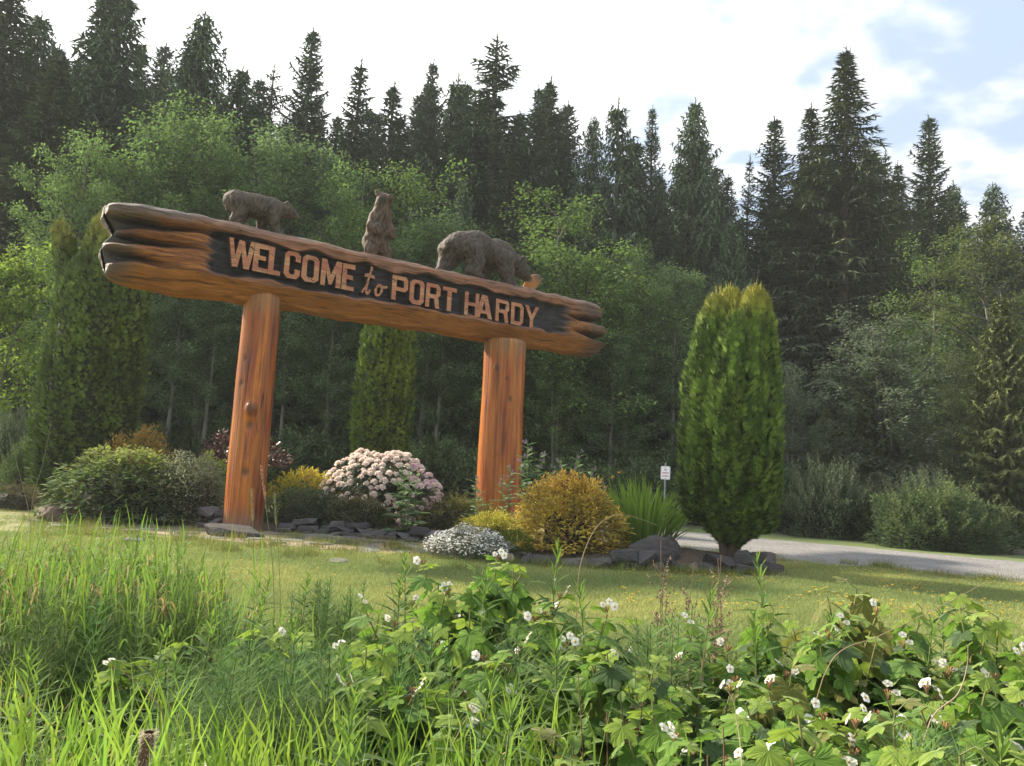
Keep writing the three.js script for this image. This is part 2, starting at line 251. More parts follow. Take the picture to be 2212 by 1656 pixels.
// boulders: broken rock with flat faces
function boulder(label, p, s, turn, seed, c = [0.085, 0.078, 0.075]) {
  let g = new THREE.IcosahedronGeometry(1, 24); g = mergeVertices(g.deleteAttribute('uv').deleteAttribute('normal')); const q = g.attributes.position, col = [], br = rngOf(seed * 31 + 5), planes = []; for (let k = 0; k < 13; k++) { const d = rdir2(br); planes.push([d, br.r(0.48, 0.78)]); }
  for (let i = 0; i < q.count; i++) { const v = V().fromBufferAttribute(q, i); let cut = 1; for (const [d, h] of planes) { const k = d[0] * v.x + d[1] * v.y + d[2] * v.z; if (k > 0.05) cut = Math.min(cut, h / k); } const f = cut * 1.35 + 0.10 * fbm(v.x * 1.1 + seed, v.y * 1.1, v.z * 1.1, 3) + 0.05 * fbm(v.x * 8, v.y * 8 + seed, v.z * 8, 3); v.multiplyScalar(f); v.y = Math.max(v.y, -0.25); q.setXYZ(i, v.x, v.y, v.z); const k = 0.8 + 0.9 * fbm(v.x * 3, v.y * 6 + seed, v.z * 3, 4); col.push(c[0] * k, c[1] * k, c[2] * k); }
  g.setAttribute('color', new THREE.Float32BufferAttribute(col, 3)); g.computeVertexNormals();
  const o = part('boulder', g, M.bark, scene); tag(o, label, 'boulder'); o.position.copy(p); o.rotation.y = turn; o.scale.set(...s); return o;
}
boulder('large dark rounded boulder at the foot of the green iris leaves', foot(1400, 11.0, 0.06), [0.38, 0.27, 0.34], 0.3, 3, [0.055, 0.05, 0.05]);
boulder('dark triangular boulder leaning on the large one beside the gravel road', foot(1447, 11.2, 0.06), [0.25, 0.29, 0.3], 1.1, 9, [0.06, 0.055, 0.053]);
boulder('low brown broken rock under the left end of the leafy dome shrub', foot(140, 12.9), [0.42, 0.30, 0.35], 0.2, 15, [0.12, 0.085, 0.065]);
boulder('dark squared rock beside the brown one under the dome shrub', foot(215, 12.75), [0.34, 0.27, 0.3], 0.9, 19, [0.085, 0.065, 0.055]);
boulder('dark flat footing stone under the left sign post', foot(508, 12.0, -0.03), [0.50, 0.18, 0.27], 0.1, 25, [0.045, 0.042, 0.044]);
boulder('small grey stone lying in the lawn left of the post', foot(298, 10.5), [0.14, 0.06, 0.1], 0.4, 31, [0.13, 0.13, 0.14]);
boulder('flat pale grey stone lying in the lawn before the path', foot(725, 9.6), [0.16, 0.035, 0.12], 1.4, 35, [0.15, 0.145, 0.14]);
boulder('small light brown stone at the left end of the right bed edging', foot(1095, 10.4), [0.13, 0.12, 0.1], 1.4, 39, [0.26, 0.21, 0.15]);
// ================================================================ THE CARVED SIGN
// The beam runs away to the right; its front face is the plane through these two points.
const ZW = 11.96, ZY = 16.0;
const fa = at(490, 543, ZW), fb = at(1161, 684, ZY);
const ex = V(fb.x - fa.x, 0, fb.z - fa.z).normalize(), ez = V().crossVectors(ex, V(0, 1, 0)).normalize();
const onFace = (px, py, back = 0) => { const r = ray(px, py), o = fa.clone().addScaledVector(ez, -back), t = o.clone().sub(camP).dot(ez) / r.dot(ez); const p = camP.clone().addScaledVector(r, t); return { s: p.clone().sub(fa).dot(ex), y: p.y, p }; };
const sign = thing('welcome_sign', 'carved log welcome sign with raised wooden letters on two thick orange posts', 'sign', V(fa.x, 0, fa.z), Math.atan2(-ex.z, ex.x));
const sL = onFace(232, 520).s, sR = onFace(1316, 718).s;
const tL = onFace(330, 436), tR = onFace(1250, 643), bL = onFace(330, 588), bR = onFace(1250, 740);
const lineY = (a, b) => (s) => a.y + (b.y - a.y) * (s - a.s) / (b.s - a.s);
const beamTop = lineY(tL, tR), beamLow0 = lineY(bL, bR), beamLow = (s) => beamLow0(s) - 0.17;
const sA = onFace(462, 530).s, sB = onFace(1218, 690).s;
const letterBase = lineY(onFace(500.6, 574.8), onFace(1142, 707.8));
const DEPTH = 0.92, RECESS = 0.15;
const grain = tile(1024, 512, (u, v) => { const w = 0.02 * ring(u, v, 4, 2); const a = ring(u * 1, v + w, 3, 1); const fine = ringF(u, v + w, 5, 3, 2); let l = 0; for (let k = 1; k < 4; k++) { const a2 = u * 6.2832, b2 = (v + w) * 6.2832; l += NZ(Math.cos(a2) * 0.8 + k * 7, Math.cos(b2) * 14 * k + Math.sin(a2) * 0.8, Math.sin(b2) * 14 * k) / k; } const q0 = 0.84 + 0.42 * l + 0.16 * a + 0.25 * fine, a3 = u * 6.2832, b3 = (v + w) * 6.2832, ck = Math.abs(NZ(Math.cos(a3) * 1.1 + 14, Math.cos(b3) * 4.5 + Math.sin(a3) * 1.1, Math.sin(b3) * 4.5)), q = q0 * (ck < 0.012 ? 0.35 : ck < 0.03 ? 0.75 : 1); return [q, q, q]; });
grain.repeat.set(1 / 2.2, 1 / 0.9);
const grainB = tile(512, 512, (u, v) => { let l = 0; for (let k = 1; k < 4; k++) { const a2 = u * 6.2832, b2 = v * 6.2832; l += NZ(Math.cos(a2) * 0.8 + k * 7, Math.cos(b2) * 16 * k + Math.sin(a2) * 0.8, Math.sin(b2) * 16 * k) / k; } const q = 0.5 + 0.4 * l; return [q, q, q]; }, false); grainB.repeat.set(1 / 1.6, 1 / 0.8);
const woodMat = new THREE.MeshPhysicalMaterial({ vertexColors: true, map: grain, bumpMap: grainB, bumpScale: 0.035, roughness: 0.6 });
{
  // cross-section (z toward the viewer, y up), unit half height; resampled, finest on the front face
  const sec = []; const seg = (z0, y0, z1, y1, n) => { for (let i = 0; i < n; i++) sec.push([lerp(z0, z1, i / n), lerp(y0, y1, i / n)]); };
  seg(0.80, 0.97, 1.0, 0.80, 6); seg(1.0, 0.80, 1.0, -0.54, 84); seg(1.0, -0.54, 0.30, -1.0, 26); seg(0.30, -1.0, -0.6, -1.0, 16); seg(-0.6, -1, -1, -0.4, 8); seg(-1, -0.4, -1, 0.7, 10); seg(-1, 0.7, -0.6, 1.0, 8); seg(-0.6, 1.0, 0.80, 0.97, 14);
  for (let k = 0; k < 2; k++) { const c = sec.map((q) => [...q]); for (let i = 0; i < sec.length; i++) { const a = c[(i + sec.length - 1) % sec.length], b = c[(i + 1) % sec.length]; sec[i] = [(a[0] + 2 * c[i][0] + b[0]) / 4, (a[1] + 2 * c[i][1] + b[1]) / 4]; } }
  const N = 560, Mx = sec.length, p = [], col = [], uv = [], idx = [], L = sR - sL;
  const lobes = (y, left) => left ? (y > 0.42 ? [0.42, 0.97, 0.70] : y > 0.02 ? [0.02, 0.42, 0.22] : y > -0.40 ? [-0.40, 0.02, -0.18] : [-1.0, -0.40, -0.68]) : (y > 0.28 ? [0.28, 0.97, 0.6] : y > -0.35 ? [-0.35, 0.28, -0.03] : [-1.0, -0.35, -0.68]);
  const ext = (li, left) => left ? [-0.03, 0.16, 0.02, 0.09][li] : [0.03, -0.14, -0.10][li];
  for (let i = 0; i <= N; i++) {
    const u = i / N, s0 = sL + L * (0.5 - 0.5 * Math.cos(Math.PI * (u * 0.9 + 0.05)) - 0.5 + 0.5 * Math.cos(Math.PI * 0.05)) / Math.cos(Math.PI * 0.05);
    for (let j = 0; j < Mx; j++) {
      let [z, y] = sec[j]; let s = s0;
      const toL = s0 - sL, toR = sR - s0, left = toL < toR, e = left ? toL : toR;
      const lb = lobes(y, left), li = left ? (lb[2] > 0.5 ? 0 : lb[2] > 0 ? 1 : lb[2] > -0.4 ? 2 : 3) : lb[2] > 0.3 ? 0 : lb[2] > -0.3 ? 1 : 2, mid = lb[2];
      // hand-hewn unevenness along the log
      let dz = 0.045 * NZ(s * 0.9, y * 1.5, z + 3) + 0.02 * NZ(s * 4, y * 5, z * 4), dy = 0.05 * NZ(s * 1.1 + 5, z * 1.2, 2) + 0.03 * NZ(s * 2.9 + 1, z * 1.6, 7) + 0.012 * NZ(s * 5, z * 5, 8);
      // grooves between the lobes, deep at the ends and dying out along the log
      const reach = left ? 2.35 : 1.5, fade = smooth(reach, 0.2, e) * (0.8 + 0.3 * NZ(s * 2, mid * 3, 1));
      const gEdges = left ? [[0.42, 2.3, 0.16], [0.02, 1.7, 0.10], [-0.40, 1.1, -0.06]] : [[0.28, 1.7, -0.10], [-0.35, 1.3, 0.10]]; let groove = 0, thin = 0;
      for (const [ge, rc, sl] of gEdges) { const wob = ge + 0.09 * NZ(s * 1.3, ge * 9, 4) + sl * smooth(0.3, rc, e), f2 = smooth(rc, 0.15, e); groove = Math.max(groove, f2 * Math.exp(-Math.pow((y - wob) / (0.055 + 0.075 * f2 * (0.7 + 0.6 * NZ(s * 2.3, ge * 4, 9))), 2))); }
      if (left) for (const ge of [0.34, 0.20, 0.06, -0.52]) thin = Math.max(thin, 0.45 * Math.exp(-Math.pow((y - ge - 0.04 * NZ(s * 1.3, ge * 5, 7)) / 0.035, 2)) * smooth(2.2, 1.2, e));
      const gr = NZ(s * 1.3 + 4, y * 11, z * 4) + 0.6 * NZ(s * 2.6, y * 24, z * 8); dz += 0.013 * gr; const front = smooth(0.5, 0.9, z) , cutIn = (groove * 0.40 + thin * 0.13 * fade) * (front + 0.6 * smooth(-0.5, -0.9, z));
      // the carved panel
      const up = 0.58 + 0.19 * NZ(s * 1.15 + 2, 1, 6) + 0.09 * NZ(s * 3.1, 4, 1) + 0.07 * smooth(1.5, 0, s - sA), lo = -0.38 + 0.19 * NZ(s * 0.95 + 8, 3, 2) + 0.09 * NZ(s * 3.3, 9, 4) - 0.04 * smooth(1.0, 0, s - sA);
      const jag = 0.7 * NZ(y * 2.1 + 0.4, 4, 1) + 0.16 * NZ(y * 6, 2, 6), inS = smooth(sA - 0.12 + jag, sA + 0.14 + jag, s) * smooth(sB + 0.25 + jag * 1.8, sB - 0.15 + jag * 1.8, s);
      const panel = smooth(up + 0.035, up - 0.035, y) * smooth(lo - 0.10, lo + 0.04, y) * inS * front;
      if (j > 78 && j < 104) dz += 0.07 * NZ(s * 1.5 + 3, 2, 9) * smooth(78, 90, j) * smooth(104, 92, j);
      let Z = z * DEPTH / 2 + dz - cutIn - panel * RECESS + panel * 0.012 * fbm(s * 6, y * 6, 1, 3);
      // rounded ends: each lobe closes on its own middle
      const r = (left ? 0.52 : 0.34) * (1 + 0.5 * NZ(mid * 3, z * 1.5, 4)), ee = e - ext(li, left) ; let k = 1; if (ee < r) k = Math.sqrt(Math.max(0, 1 - Math.pow(1 - Math.max(0, ee) / r, 2)));
      const kk = i === 0 || i === N ? 0 : k; y = lerp(mid, y, lerp(0.18, 1, kk)); Z *= lerp(0.12, 1, Math.pow(kk, 0.8)); if (ee < 0) s = left ? sL + ext(li, left) : sR - ext(li, left);
      const hi = beamTop(s) + (z > -0.9 ? 0 : 0), low = beamLow(s), Y = (hi + low) / 2 + y * (hi - low) / 2 + dy * (1 - panel);
      p.push(s, Y, Z - DEPTH / 2 + 0.0); uv.push(s, (j < 116 ? sec[j][1] * 0.6 - (j > 90 ? (1 - sec[j][0]) * 0.5 : 0) : sec[j][0] * 0.5 + sec[j][1] * 0.6 + 2));
      // colours of stain, paint and weathering, plus painted groove shade and underside glow
      const n1 = fbm(s * 1.1, y * 3, z * 2, 4), n2 = fbm(s * 5 + 3, y * 14, z * 5, 3);
      let c = mixc([0.54, 0.205, 0.038], [0.34, 0.115, 0.034], clamp(0.5 + n1 * 1.9)); c = mixc(c, [0.50, 0.23, 0.05], clamp(n2 * 1.8)); c = mixc(c, [0.15, 0.07, 0.04], clamp(-n2 * 1.6 - 0.1)); const n3 = fbm(s * 0.8 + 7, y * 26, z * 9, 3); c = mixc(c, [0.10, 0.045, 0.025], clamp(n3 * 2.2 - 0.35)); c = mixc(c, [0.56, 0.30, 0.10], clamp(-n3 * 1.8 - 0.2));
      const under = j > 90 && j < 132; if (under) c = mixc(c, [0.66, 0.255, 0.030], 0.65); else if (front > 0.6 && sec[j][1] < 0.95 && s > sA + 0.1 && s < sB + 0.2) c = mixc(c, mixc([0.42, 0.20, 0.11], [0.30, 0.115, 0.05], clamp(0.5 + 1.6 * n2)), 0.65);  // underside made stronger orange, its reflected glow painted into the colour
      const isTop = smooth(0.80, 0.97, sec[j][1]) ; c = mixc(c, [0.21, 0.165, 0.135], clamp(isTop * 0.9)); if (sec[j][1] > 0.55 && front > 0.5) c = mixc(c, [0.30, 0.15, 0.09], 0.5 + n1);
      const endGrey = left ? smooth(0.55, 0.15, e + 0.4 * n1 - (li === 0 ? 0.25 : 0)) * 0.85 : smooth(0.9, 0.3, e + 0.4 * n1 - (li === 0 ? 0.4 : 0)) * 0.75; c = mixc(c, [0.155, 0.115, 0.09], clamp(endGrey)); c = mixc(c, [0.05, 0.04, 0.035], clamp(groove * 1.25 + thin * 0.9) * front);  // ends weathered grey; groove darkness is shade painted in
      if (left && sec[j][1] > 0.45) c = mixc(c, [0.19, 0.15, 0.125], smooth(2.8, 0.4, e) * smooth(0.62, 0.85, sec[j][1] + 0.2 * n1));
      if (gr < -0.42) c = c.map((v) => v * lerp(1, 0.42, clamp((-0.42 - gr) * 5)));  // grain troughs darkened in the vertex colour
      const dark = mixc([0.030, 0.029, 0.033], [0.085, 0.08, 0.085], clamp(0.35 + 1.3 * fbm(s * 3, y * 3, 5, 4))); c = mixc(c, dark, smooth(0.12, 0.55, panel));
      const lip = smooth(0.02, 0.12, panel) * smooth(0.5, 0.2, panel); c = mixc(c, [0.13, 0.10, 0.10], lip * 0.6);
      if (kk < 0.25) c = mixc(c, [0.06, 0.05, 0.045], 0.6);
      col.push(...c);
    }
  }
  for (let i = 0; i < N; i++) for (let j = 0; j < Mx; j++) { const a = i * Mx + j, b = i * Mx + (j + 1) % Mx; idx.push(a, b, b + Mx, a, b + Mx, a + Mx); }
  const g = new THREE.BufferGeometry(); g.setAttribute('position', new THREE.Float32BufferAttribute(p, 3)); g.setAttribute('color', new THREE.Float32BufferAttribute(col, 3)); g.setAttribute('uv', new THREE.Float32BufferAttribute(uv, 2)); g.setIndex(idx); g.computeVertexNormals(); total += idx.length / 3;
  const beam = part('carved_beam', g, woodMat, sign); beam.userData.label = 'thick horizontal log with forked ends and a dark carved panel';

  // ---- letters, cut from the same log
  const letterTex = tile(1024, 512, (u, v) => { let l = 0; const a2 = u * 6.2832, b2 = v * 6.2832; for (let k = 1; k < 4; k++) l += NZ(Math.cos(a2) * 0.9 + k * 7, Math.cos(b2) * 9 * k + Math.sin(a2) * 0.9, Math.sin(b2) * 9 * k) / k; const crack = Math.abs(NZ(Math.cos(a2) * 2.2 + 4, Math.cos(b2) * 3.4, Math.sin(b2) * 3.4 + Math.sin(a2) * 2.2)); const wear = ringF(u, v, 9, 4, 4), big = ring(u, v, 4, 7); let c = mixc([0.47, 0.20, 0.10], [0.40, 0.145, 0.08], clamp(0.5 + 2 * big)); c = mixc(c, [0.50, 0.29, 0.15], clamp(0.2 + wear * 1.5)); const q = (0.92 + 0.28 * l) * (crack < 0.018 ? 0.22 : crack < 0.04 ? 0.75 : 1); return [c[0] * q, c[1] * q, c[2] * q]; });
  letterTex.repeat.set(1 / 2.6, 1 / 1.3);
  const lm = [new THREE.MeshStandardMaterial({ map: letterTex, roughness: 0.7, bumpMap: grainB, bumpScale: 0.01 }), new THREE.MeshStandardMaterial({ color: new THREE.Color().setRGB(0.050, 0.036, 0.030), roughness: 0.85 })];
  const S = (pts, ...holes) => { const s = new THREE.Shape(pts.map(([x, y]) => new THREE.Vector2(x, y))); for (const h of holes) s.holes.push(new THREE.Path(h.map(([x, y]) => new THREE.Vector2(x, y)))); return s; };
  const oct = (x0, y0, x1, y1, c) => [[x0 + c, y0], [x1 - c, y0], [x1, y0 + c], [x1, y1 - c], [x1 - c, y1], [x0 + c, y1], [x0, y1 - c], [x0, y0 + c]];
  const ribbon = (pts, w) => { const a = [], b = [], c = new THREE.CatmullRomCurve3(pts.map(([x, y]) => V(x, y, 0))).getPoints(pts.length * 5); c.forEach((q, i) => { const t = c[Math.min(c.length - 1, i + 1)].clone().sub(c[Math.max(0, i - 1)]).normalize(); a.push([q.x - t.y * w / 2, q.y + t.x * w / 2]); b.unshift([q.x + t.y * w / 2, q.y - t.x * w / 2]); }); return S([...a, ...b]); };
  const G = { // in a box w wide and 1 high (w comes scaled)
    W: (w) => [S([[0, 1], [.17 * w, 1], [.27 * w, .38], [.40 * w, .97], [.58 * w, .97], [.72 * w, .38], [.82 * w, 1], [w, 1], [.81 * w, 0], [.63 * w, 0], [.49 * w, .55], [.37 * w, 0], [.19 * w, 0]])],
    E: (w, s = .195) => [S([[0, 0], [w, 0], [w, .155], [s, .155], [s, .42], [.85 * w, .42], [.85 * w, .58], [s, .58], [s, .83], [w, .83], [w, 1], [0, 1]])],
    L: (w, s = .195) => [S([[0, 0], [w, 0], [w, .155], [s, .155], [s, 1], [0, 1]])],
    C: (w, s = .195) => [S([[.13, 0], [w - .13, 0], [w, .13], [w, .36], [w - s, .36], [w - s, .2], [w - s - .05, .16], [s + .05, .16], [s, .21], [s, .79], [s + .05, .84], [w - s - .05, .84], [w - s, .8], [w - s, .64], [w, .64], [w, .87], [w - .13, 1], [.13, 1], [0, .87], [0, .13]])],
    O: (w, s = .195) => [S(oct(0, 0, w, 1, .14), oct(s, .17, w - s, .83, .06).reverse())],
    D: (w, s = .195) => [S([[0, 0], [w - .16, 0], [w, .16], [w, .84], [w - .16, 1], [0, 1]], [[s, .17], [s, .83], [w - s - .04, .83], [w - s, .78], [w - s, .22], [w - s - .04, .17]])],
    M: (w, s = .195) => [S([[0, 0], [s, 0], [s, .56], [.42 * w, .08], [.58 * w, .08], [w - s, .56], [w - s, 0], [w, 0], [w, 1], [w - s * 1.05, 1], [.5 * w, .44], [s * 1.05, 1], [0, 1]])],
    P: (w, s = .195) => [S([[0, 0], [s, 0], [s, .38], [w - .13, .38], [w, .5], [w, .87], [w - .13, 1], [0, 1]], [[s, .54], [s, .84], [w - s - .03, .84], [w - s, .8], [w - s, .58], [w - s - .03, .54]])],
    R: (w, s = .195) => [S([[0, 0], [s, 0], [s, .40], [w - s - .1, .40], [w - s, 0], [w, 0], [w - .1, .46], [w, .56], [w, .87], [w - .13, 1], [0, 1]], [[s, .56], [s, .84], [w - s - .03, .84], [w - s, .8], [w - s, .6], [w - s - .03, .56]])],
    T: (w, s = .21) => [S([[w / 2 - s / 2, 0], [w / 2 + s / 2, 0], [w / 2 + s / 2, .83], [w, .83], [w, 1], [0, 1], [0, .83], [w / 2 - s / 2, .83]])],
    H: (w, s = .195) => [S([[0, 0], [s, 0], [s, .42], [w - s, .42], [w - s, 0], [w, 0], [w, 1], [w - s, 1], [w - s, .58], [s, .58], [s, 1], [0, 1]])],
    A: (w) => [S([[0, 0], [.25 * w, 0], [.32 * w, .2], [.68 * w, .2], [.75 * w, 0], [w, 0], [.66 * w, 1], [.34 * w, 1]], [[.39 * w, .36], [.5 * w, .76], [.61 * w, .36]])],
    Y: (w, s = .195) => [S([[w / 2 - s / 2, 0], [w / 2 + s / 2, 0], [w / 2 + s / 2, .42], [w, 1], [.75 * w, 1], [w / 2, .6], [.25 * w, 1], [0, 1], [w / 2 - s / 2, .42]])],
    t: () => [ribbon([[.62, 1.35], [.45, .85], [.30, .35], [.28, .12], [.40, .05], [.60, .22]], .16), ribbon([[.10, .88], [.45, .90], [.86, .86]], .14), ribbon([[-.02, .02], [.10, .18], [.26, .36]], .10)],
    o: () => [S(Array.from({ length: 22 }, (_, i) => { const a = i / 22 * 6.2832; return [.30 + .27 * Math.cos(a) + .07 * Math.sin(a), .30 + .32 * Math.sin(a)]; }), Array.from({ length: 18 }, (_, i) => { const a = -i / 18 * 6.2832; return [.30 + .12 * Math.cos(a) + .04 * Math.sin(a), .30 + .17 * Math.sin(a)]; })), ribbon([[.42, .56], [.60, .48], [.86, .55]], .11)],
  };
  const CAP = 0.455, word = [['W', 489, 548], ['E', 544, 577], ['L', 577.5, 604.5], ['C', 611, 646], ['O', 649, 686.5], ['M', 689.5, 734], ['E', 735.5, 763], ['t', 781, 806], ['o', 806, 834], ['P', 843.5, 878.5], ['O', 881.5, 913], ['R', 916.5, 948], ['T', 952, 982], ['H', 1000, 1031.5], ['A', 1024, 1061], ['R', 1067, 1096], ['D', 1100, 1127.5], ['Y', 1129.5, 1160]];
  const rr = rngOf(404);
  word.forEach(([ch, x0, x1]) => {
    const midY = lerp(542, 684, ((x0 + x1) / 2 - 490) / 671), a = onFace(x0, midY, RECESS * 0.5).s, b = onFace(x1, midY, RECESS * 0.5).s, w = (b - a) / CAP, script = ch === 't' || ch === 'o';
    const gs = G[ch](script ? 1 : w).map((sh) => new THREE.ExtrudeGeometry(sh, { depth: 0.16 / CAP, bevelEnabled: true, bevelThickness: 0.012, bevelSize: 0.004, bevelSegments: 1, curveSegments: 6, steps: 1 }));
    let g = gs[0]; if (gs.length > 1) { g = mergeGeometries(gs); g.clearGroups(); let o2 = 0; for (const q of gs) { for (const r2 of q.groups) g.addGroup(o2 + r2.start, r2.count, r2.materialIndex); o2 += q.attributes.position.count; } } const kx = script ? (b - a) / (ch === 't' ? .88 : .86) : CAP; g.scale(kx, script ? CAP * 0.82 : CAP, CAP); g.translate(a, letterBase((a + b) / 2) - (script ? 0.0 : 0), -RECESS - 0.035 + rr.s(0.006));
    const uvs = g.attributes.uv, ps = g.attributes.position; for (let i = 0; i < uvs.count; i++) uvs.setXY(i, ps.getX(i), ps.getY(i) + ps.getZ(i)); total += g.attributes.position.count / 3;
    // hewn edges
    for (let i = 0; i < ps.count; i++) { const x = ps.getX(i), y = ps.getY(i); ps.setXYZ(i, x + 0.012 * NZ(x * 9, y * 9, 1), y + 0.012 * NZ(x * 9, y * 9, 5), ps.getZ(i)); } 
    part('letter', g, lm, beam);
  });
}
// ---- posts
const slope = (px0, py0, px1, py1) => 0;
function post(label, bx, by, tx, ty, d, r0, r1, knots, seed) {
  const a = at(bx, by, d), top = at(tx, ty, d), y0 = groundY(a.x, a.z) - 0.1, y1 = top.y + 0.12, H = y1 - y0;
  const base = V(a.x, y0, a.z), dx = (top.x - a.x), NU = 96, NV = 150, p = [], uv = [], idx = [];
  for (let j = 0; j <= NV; j++) for (let i = 0; i <= NU; i++) {
    const v = j / NV, th = i / NU * 2 * Math.PI, y = v * H; let r = lerp(r0, r1, v) * (1 + 0.05 * NZ(Math.cos(th) * 1.2 + seed, y * 0.5, Math.sin(th) * 1.2) + 0.012 * NZ(Math.cos(th) * 9, y * 0.6, Math.sin(th) * 9 + seed)) * (1 + 0.04 * Math.cos(2 * th + seed)); r *= 1 - 0.10 * smooth(0.985, 1.0, v) ;
    for (const [kt, ky, kr, kh] of knots) { let dt = th - kt; dt = Math.atan2(Math.sin(dt), Math.cos(dt)) * r0; const q = (dt * dt + (y - ky) * (y - ky) * 0.55) / (kr * kr); r += kh * Math.exp(-q * q); }
    const c = Math.cos(th), s = Math.sin(th); p.push(dx * v + c * r, y, -s * r); uv.push(i / NU, v);
  }
  const W = NU + 1; for (let j = 0; j < NV; j++) for (let i = 0; i < NU; i++) { const q = j * W + i; idx.push(q, q + 1, q + W + 1, q, q + W + 1, q + W); }
  const cT = p.length / 3; p.push(dx, H, 0); uv.push(0.5, 1); for (let i = 0; i < NU; i++) idx.push(NV * W + i, NV * W + i + 1, cT);
  const g = new THREE.BufferGeometry(); g.setAttribute('position', new THREE.Float32BufferAttribute(p, 3)); g.setAttribute('uv', new THREE.Float32BufferAttribute(uv, 2)); g.setIndex(idx); g.computeVertexNormals(); total += idx.length / 3;
  const pcol = (u, v) => {
    const y = v * H, w = 0.012 * NZ(y * 0.8, u * 4, seed), a2 = (u + w) * 6.2832; let l = 0; for (let k = 1; k < 4; k++) l += NZ(Math.cos(a2) * 9 * k, Math.sin(a2) * 9 * k + seed, y * 0.35 + k * 9) / k;
    const big = fbm(Math.cos(a2) * 1.6 + seed, Math.sin(a2) * 1.6, y * 0.7, 4), mid = fbm(Math.cos(a2) * 4, Math.sin(a2) * 4 + seed, y * 0.9, 3);
    let c = mixc([0.45, 0.145, 0.022], [0.27, 0.062, 0.016], clamp(0.5 + 2.1 * big)); c = mixc(c, [0.085, 0.030, 0.022], clamp(mid * 2.2 - 0.05)); c = mixc(c, [0.48, 0.21, 0.045], clamp(-mid * 1.6 - 0.12)); 
    const crack = Math.abs(NZ(Math.cos(a2) * 7 + seed, Math.sin(a2) * 7, y * 0.22)); let q = 0.88 + 0.34 * l; if (crack < 0.014) q *= 0.3;
    c = mixc(c, [0.20, 0.15, 0.11], clamp(smooth(0.55, 0.15, y + 0.3 * mid) * 0.75)); c = mixc(c, [0.30, 0.22, 0.10], clamp(smooth(H - 0.5, H - 0.1, y + 0.3 * mid) * 0.4));
    for (const [kt, ky, kr, kh] of knots) { let dt = u * 6.2832 - kt; dt = Math.atan2(Math.sin(dt), Math.cos(dt)) * r0; const e = Math.sqrt(dt * dt + (y - ky) * (y - ky) * 0.6) / kr; c = mixc(c, [0.055, 0.030, 0.024], clamp(1.3 - e) * 0.75); }
    return [c[0] * q, c[1] * q, c[2] * q];
  };
  const t = tile(768, 1024, pcol), bmp = tile(512, 512, (u, v) => { const a2 = u * 6.2832; let l = 0; for (let k = 1; k < 4; k++) l += NZ(Math.cos(a2) * 10 * k, Math.sin(a2) * 10 * k + seed, v * H * 0.4 + k * 9) / k; const q = 0.5 + 0.45 * l; return [q, q, q]; }, false);
  const o = part('post', g, new THREE.MeshPhysicalMaterial({ map: t, bumpMap: bmp, bumpScale: 0.012, roughness: 0.42, clearcoat: 0.12, clearcoatRoughness: 0.4, specularIntensity: 0.6 }), sign); o.userData.label = label;
  sign.updateMatrixWorld(); sign.worldToLocal(base); o.position.copy(base); o.rotation.y = -sign.rotation.y;
  return o;
}
post('left post, nearer and slimmer, with one round dark knot', 522, 1150, 566, 652, 12.75, 0.318, 0.305, [[4.95, 2.05, 0.085, 0.075], [4.95, 1.78, 0.06, -0.02], [4.4, 2.85, 0.05, -0.012], [4.95, 1.05, 0.06, -0.015], [4.3, 2.45, 0.04, -0.01]], 2);
post('right post, farther and thicker, with a dark red-brown face', 1074, 1125, 1091, 748, 15.85, 0.425, 0.41, [[4.35, 3.3, 0.06, 0.012], [5.1, 2.7, 0.05, -0.012], [4.9, 3.1, 0.04, -0.01]], 6);

// ================================================================ THE CARVED BEARS
function blob(caps, bounds, n, smoothK) { // capsules [x1,y1,z1,r1,x2,y2,z2,r2] joined with a smooth minimum, then marched
  const mc = new MarchingCubes(n, M.bark, false, false, 400000), f = mc.field, [cx, cy, cz, half] = bounds;
  for (let k = 0; k < n; k++) for (let j = 0; j < n; j++) for (let i = 0; i < n; i++) {
    const x = cx + (i - n / 2) / (n / 2) * half, y = cy + (j - n / 2) / (n / 2) * half, z = cz + (k - n / 2) / (n / 2) * half; let acc = 0;
    for (const c of caps) { const dx = c[4] - c[0], dy = c[5] - c[1], dz = c[6] - c[2], px = x - c[0], py = y - c[1], pz = z - c[2], l2 = dx * dx + dy * dy + dz * dz, t = l2 ? clamp((px * dx + py * dy + pz * dz) / l2) : 0; const d = Math.hypot(px - dx * t, py - dy * t, pz - dz * t) - lerp(c[3], c[7], t); acc += Math.exp(-d * smoothK); }
    f[i + j * n + k * n * n] = Math.log(acc + 1e-30) / smoothK;
  }
  mc.isolation = 0; mc.update();
  let g = new THREE.BufferGeometry(); g.setAttribute('position', new THREE.BufferAttribute(mc.positionArray.slice(0, mc.count * 3), 3)); const p = g.attributes.position; for (let i = 0; i < p.count; i++) p.setXYZ(i, cx + p.getX(i) * half, cy + p.getY(i) * half, cz + p.getZ(i) * half);
  g = mergeVertices(g, 1e-4); g.computeVertexNormals(); return g;
}
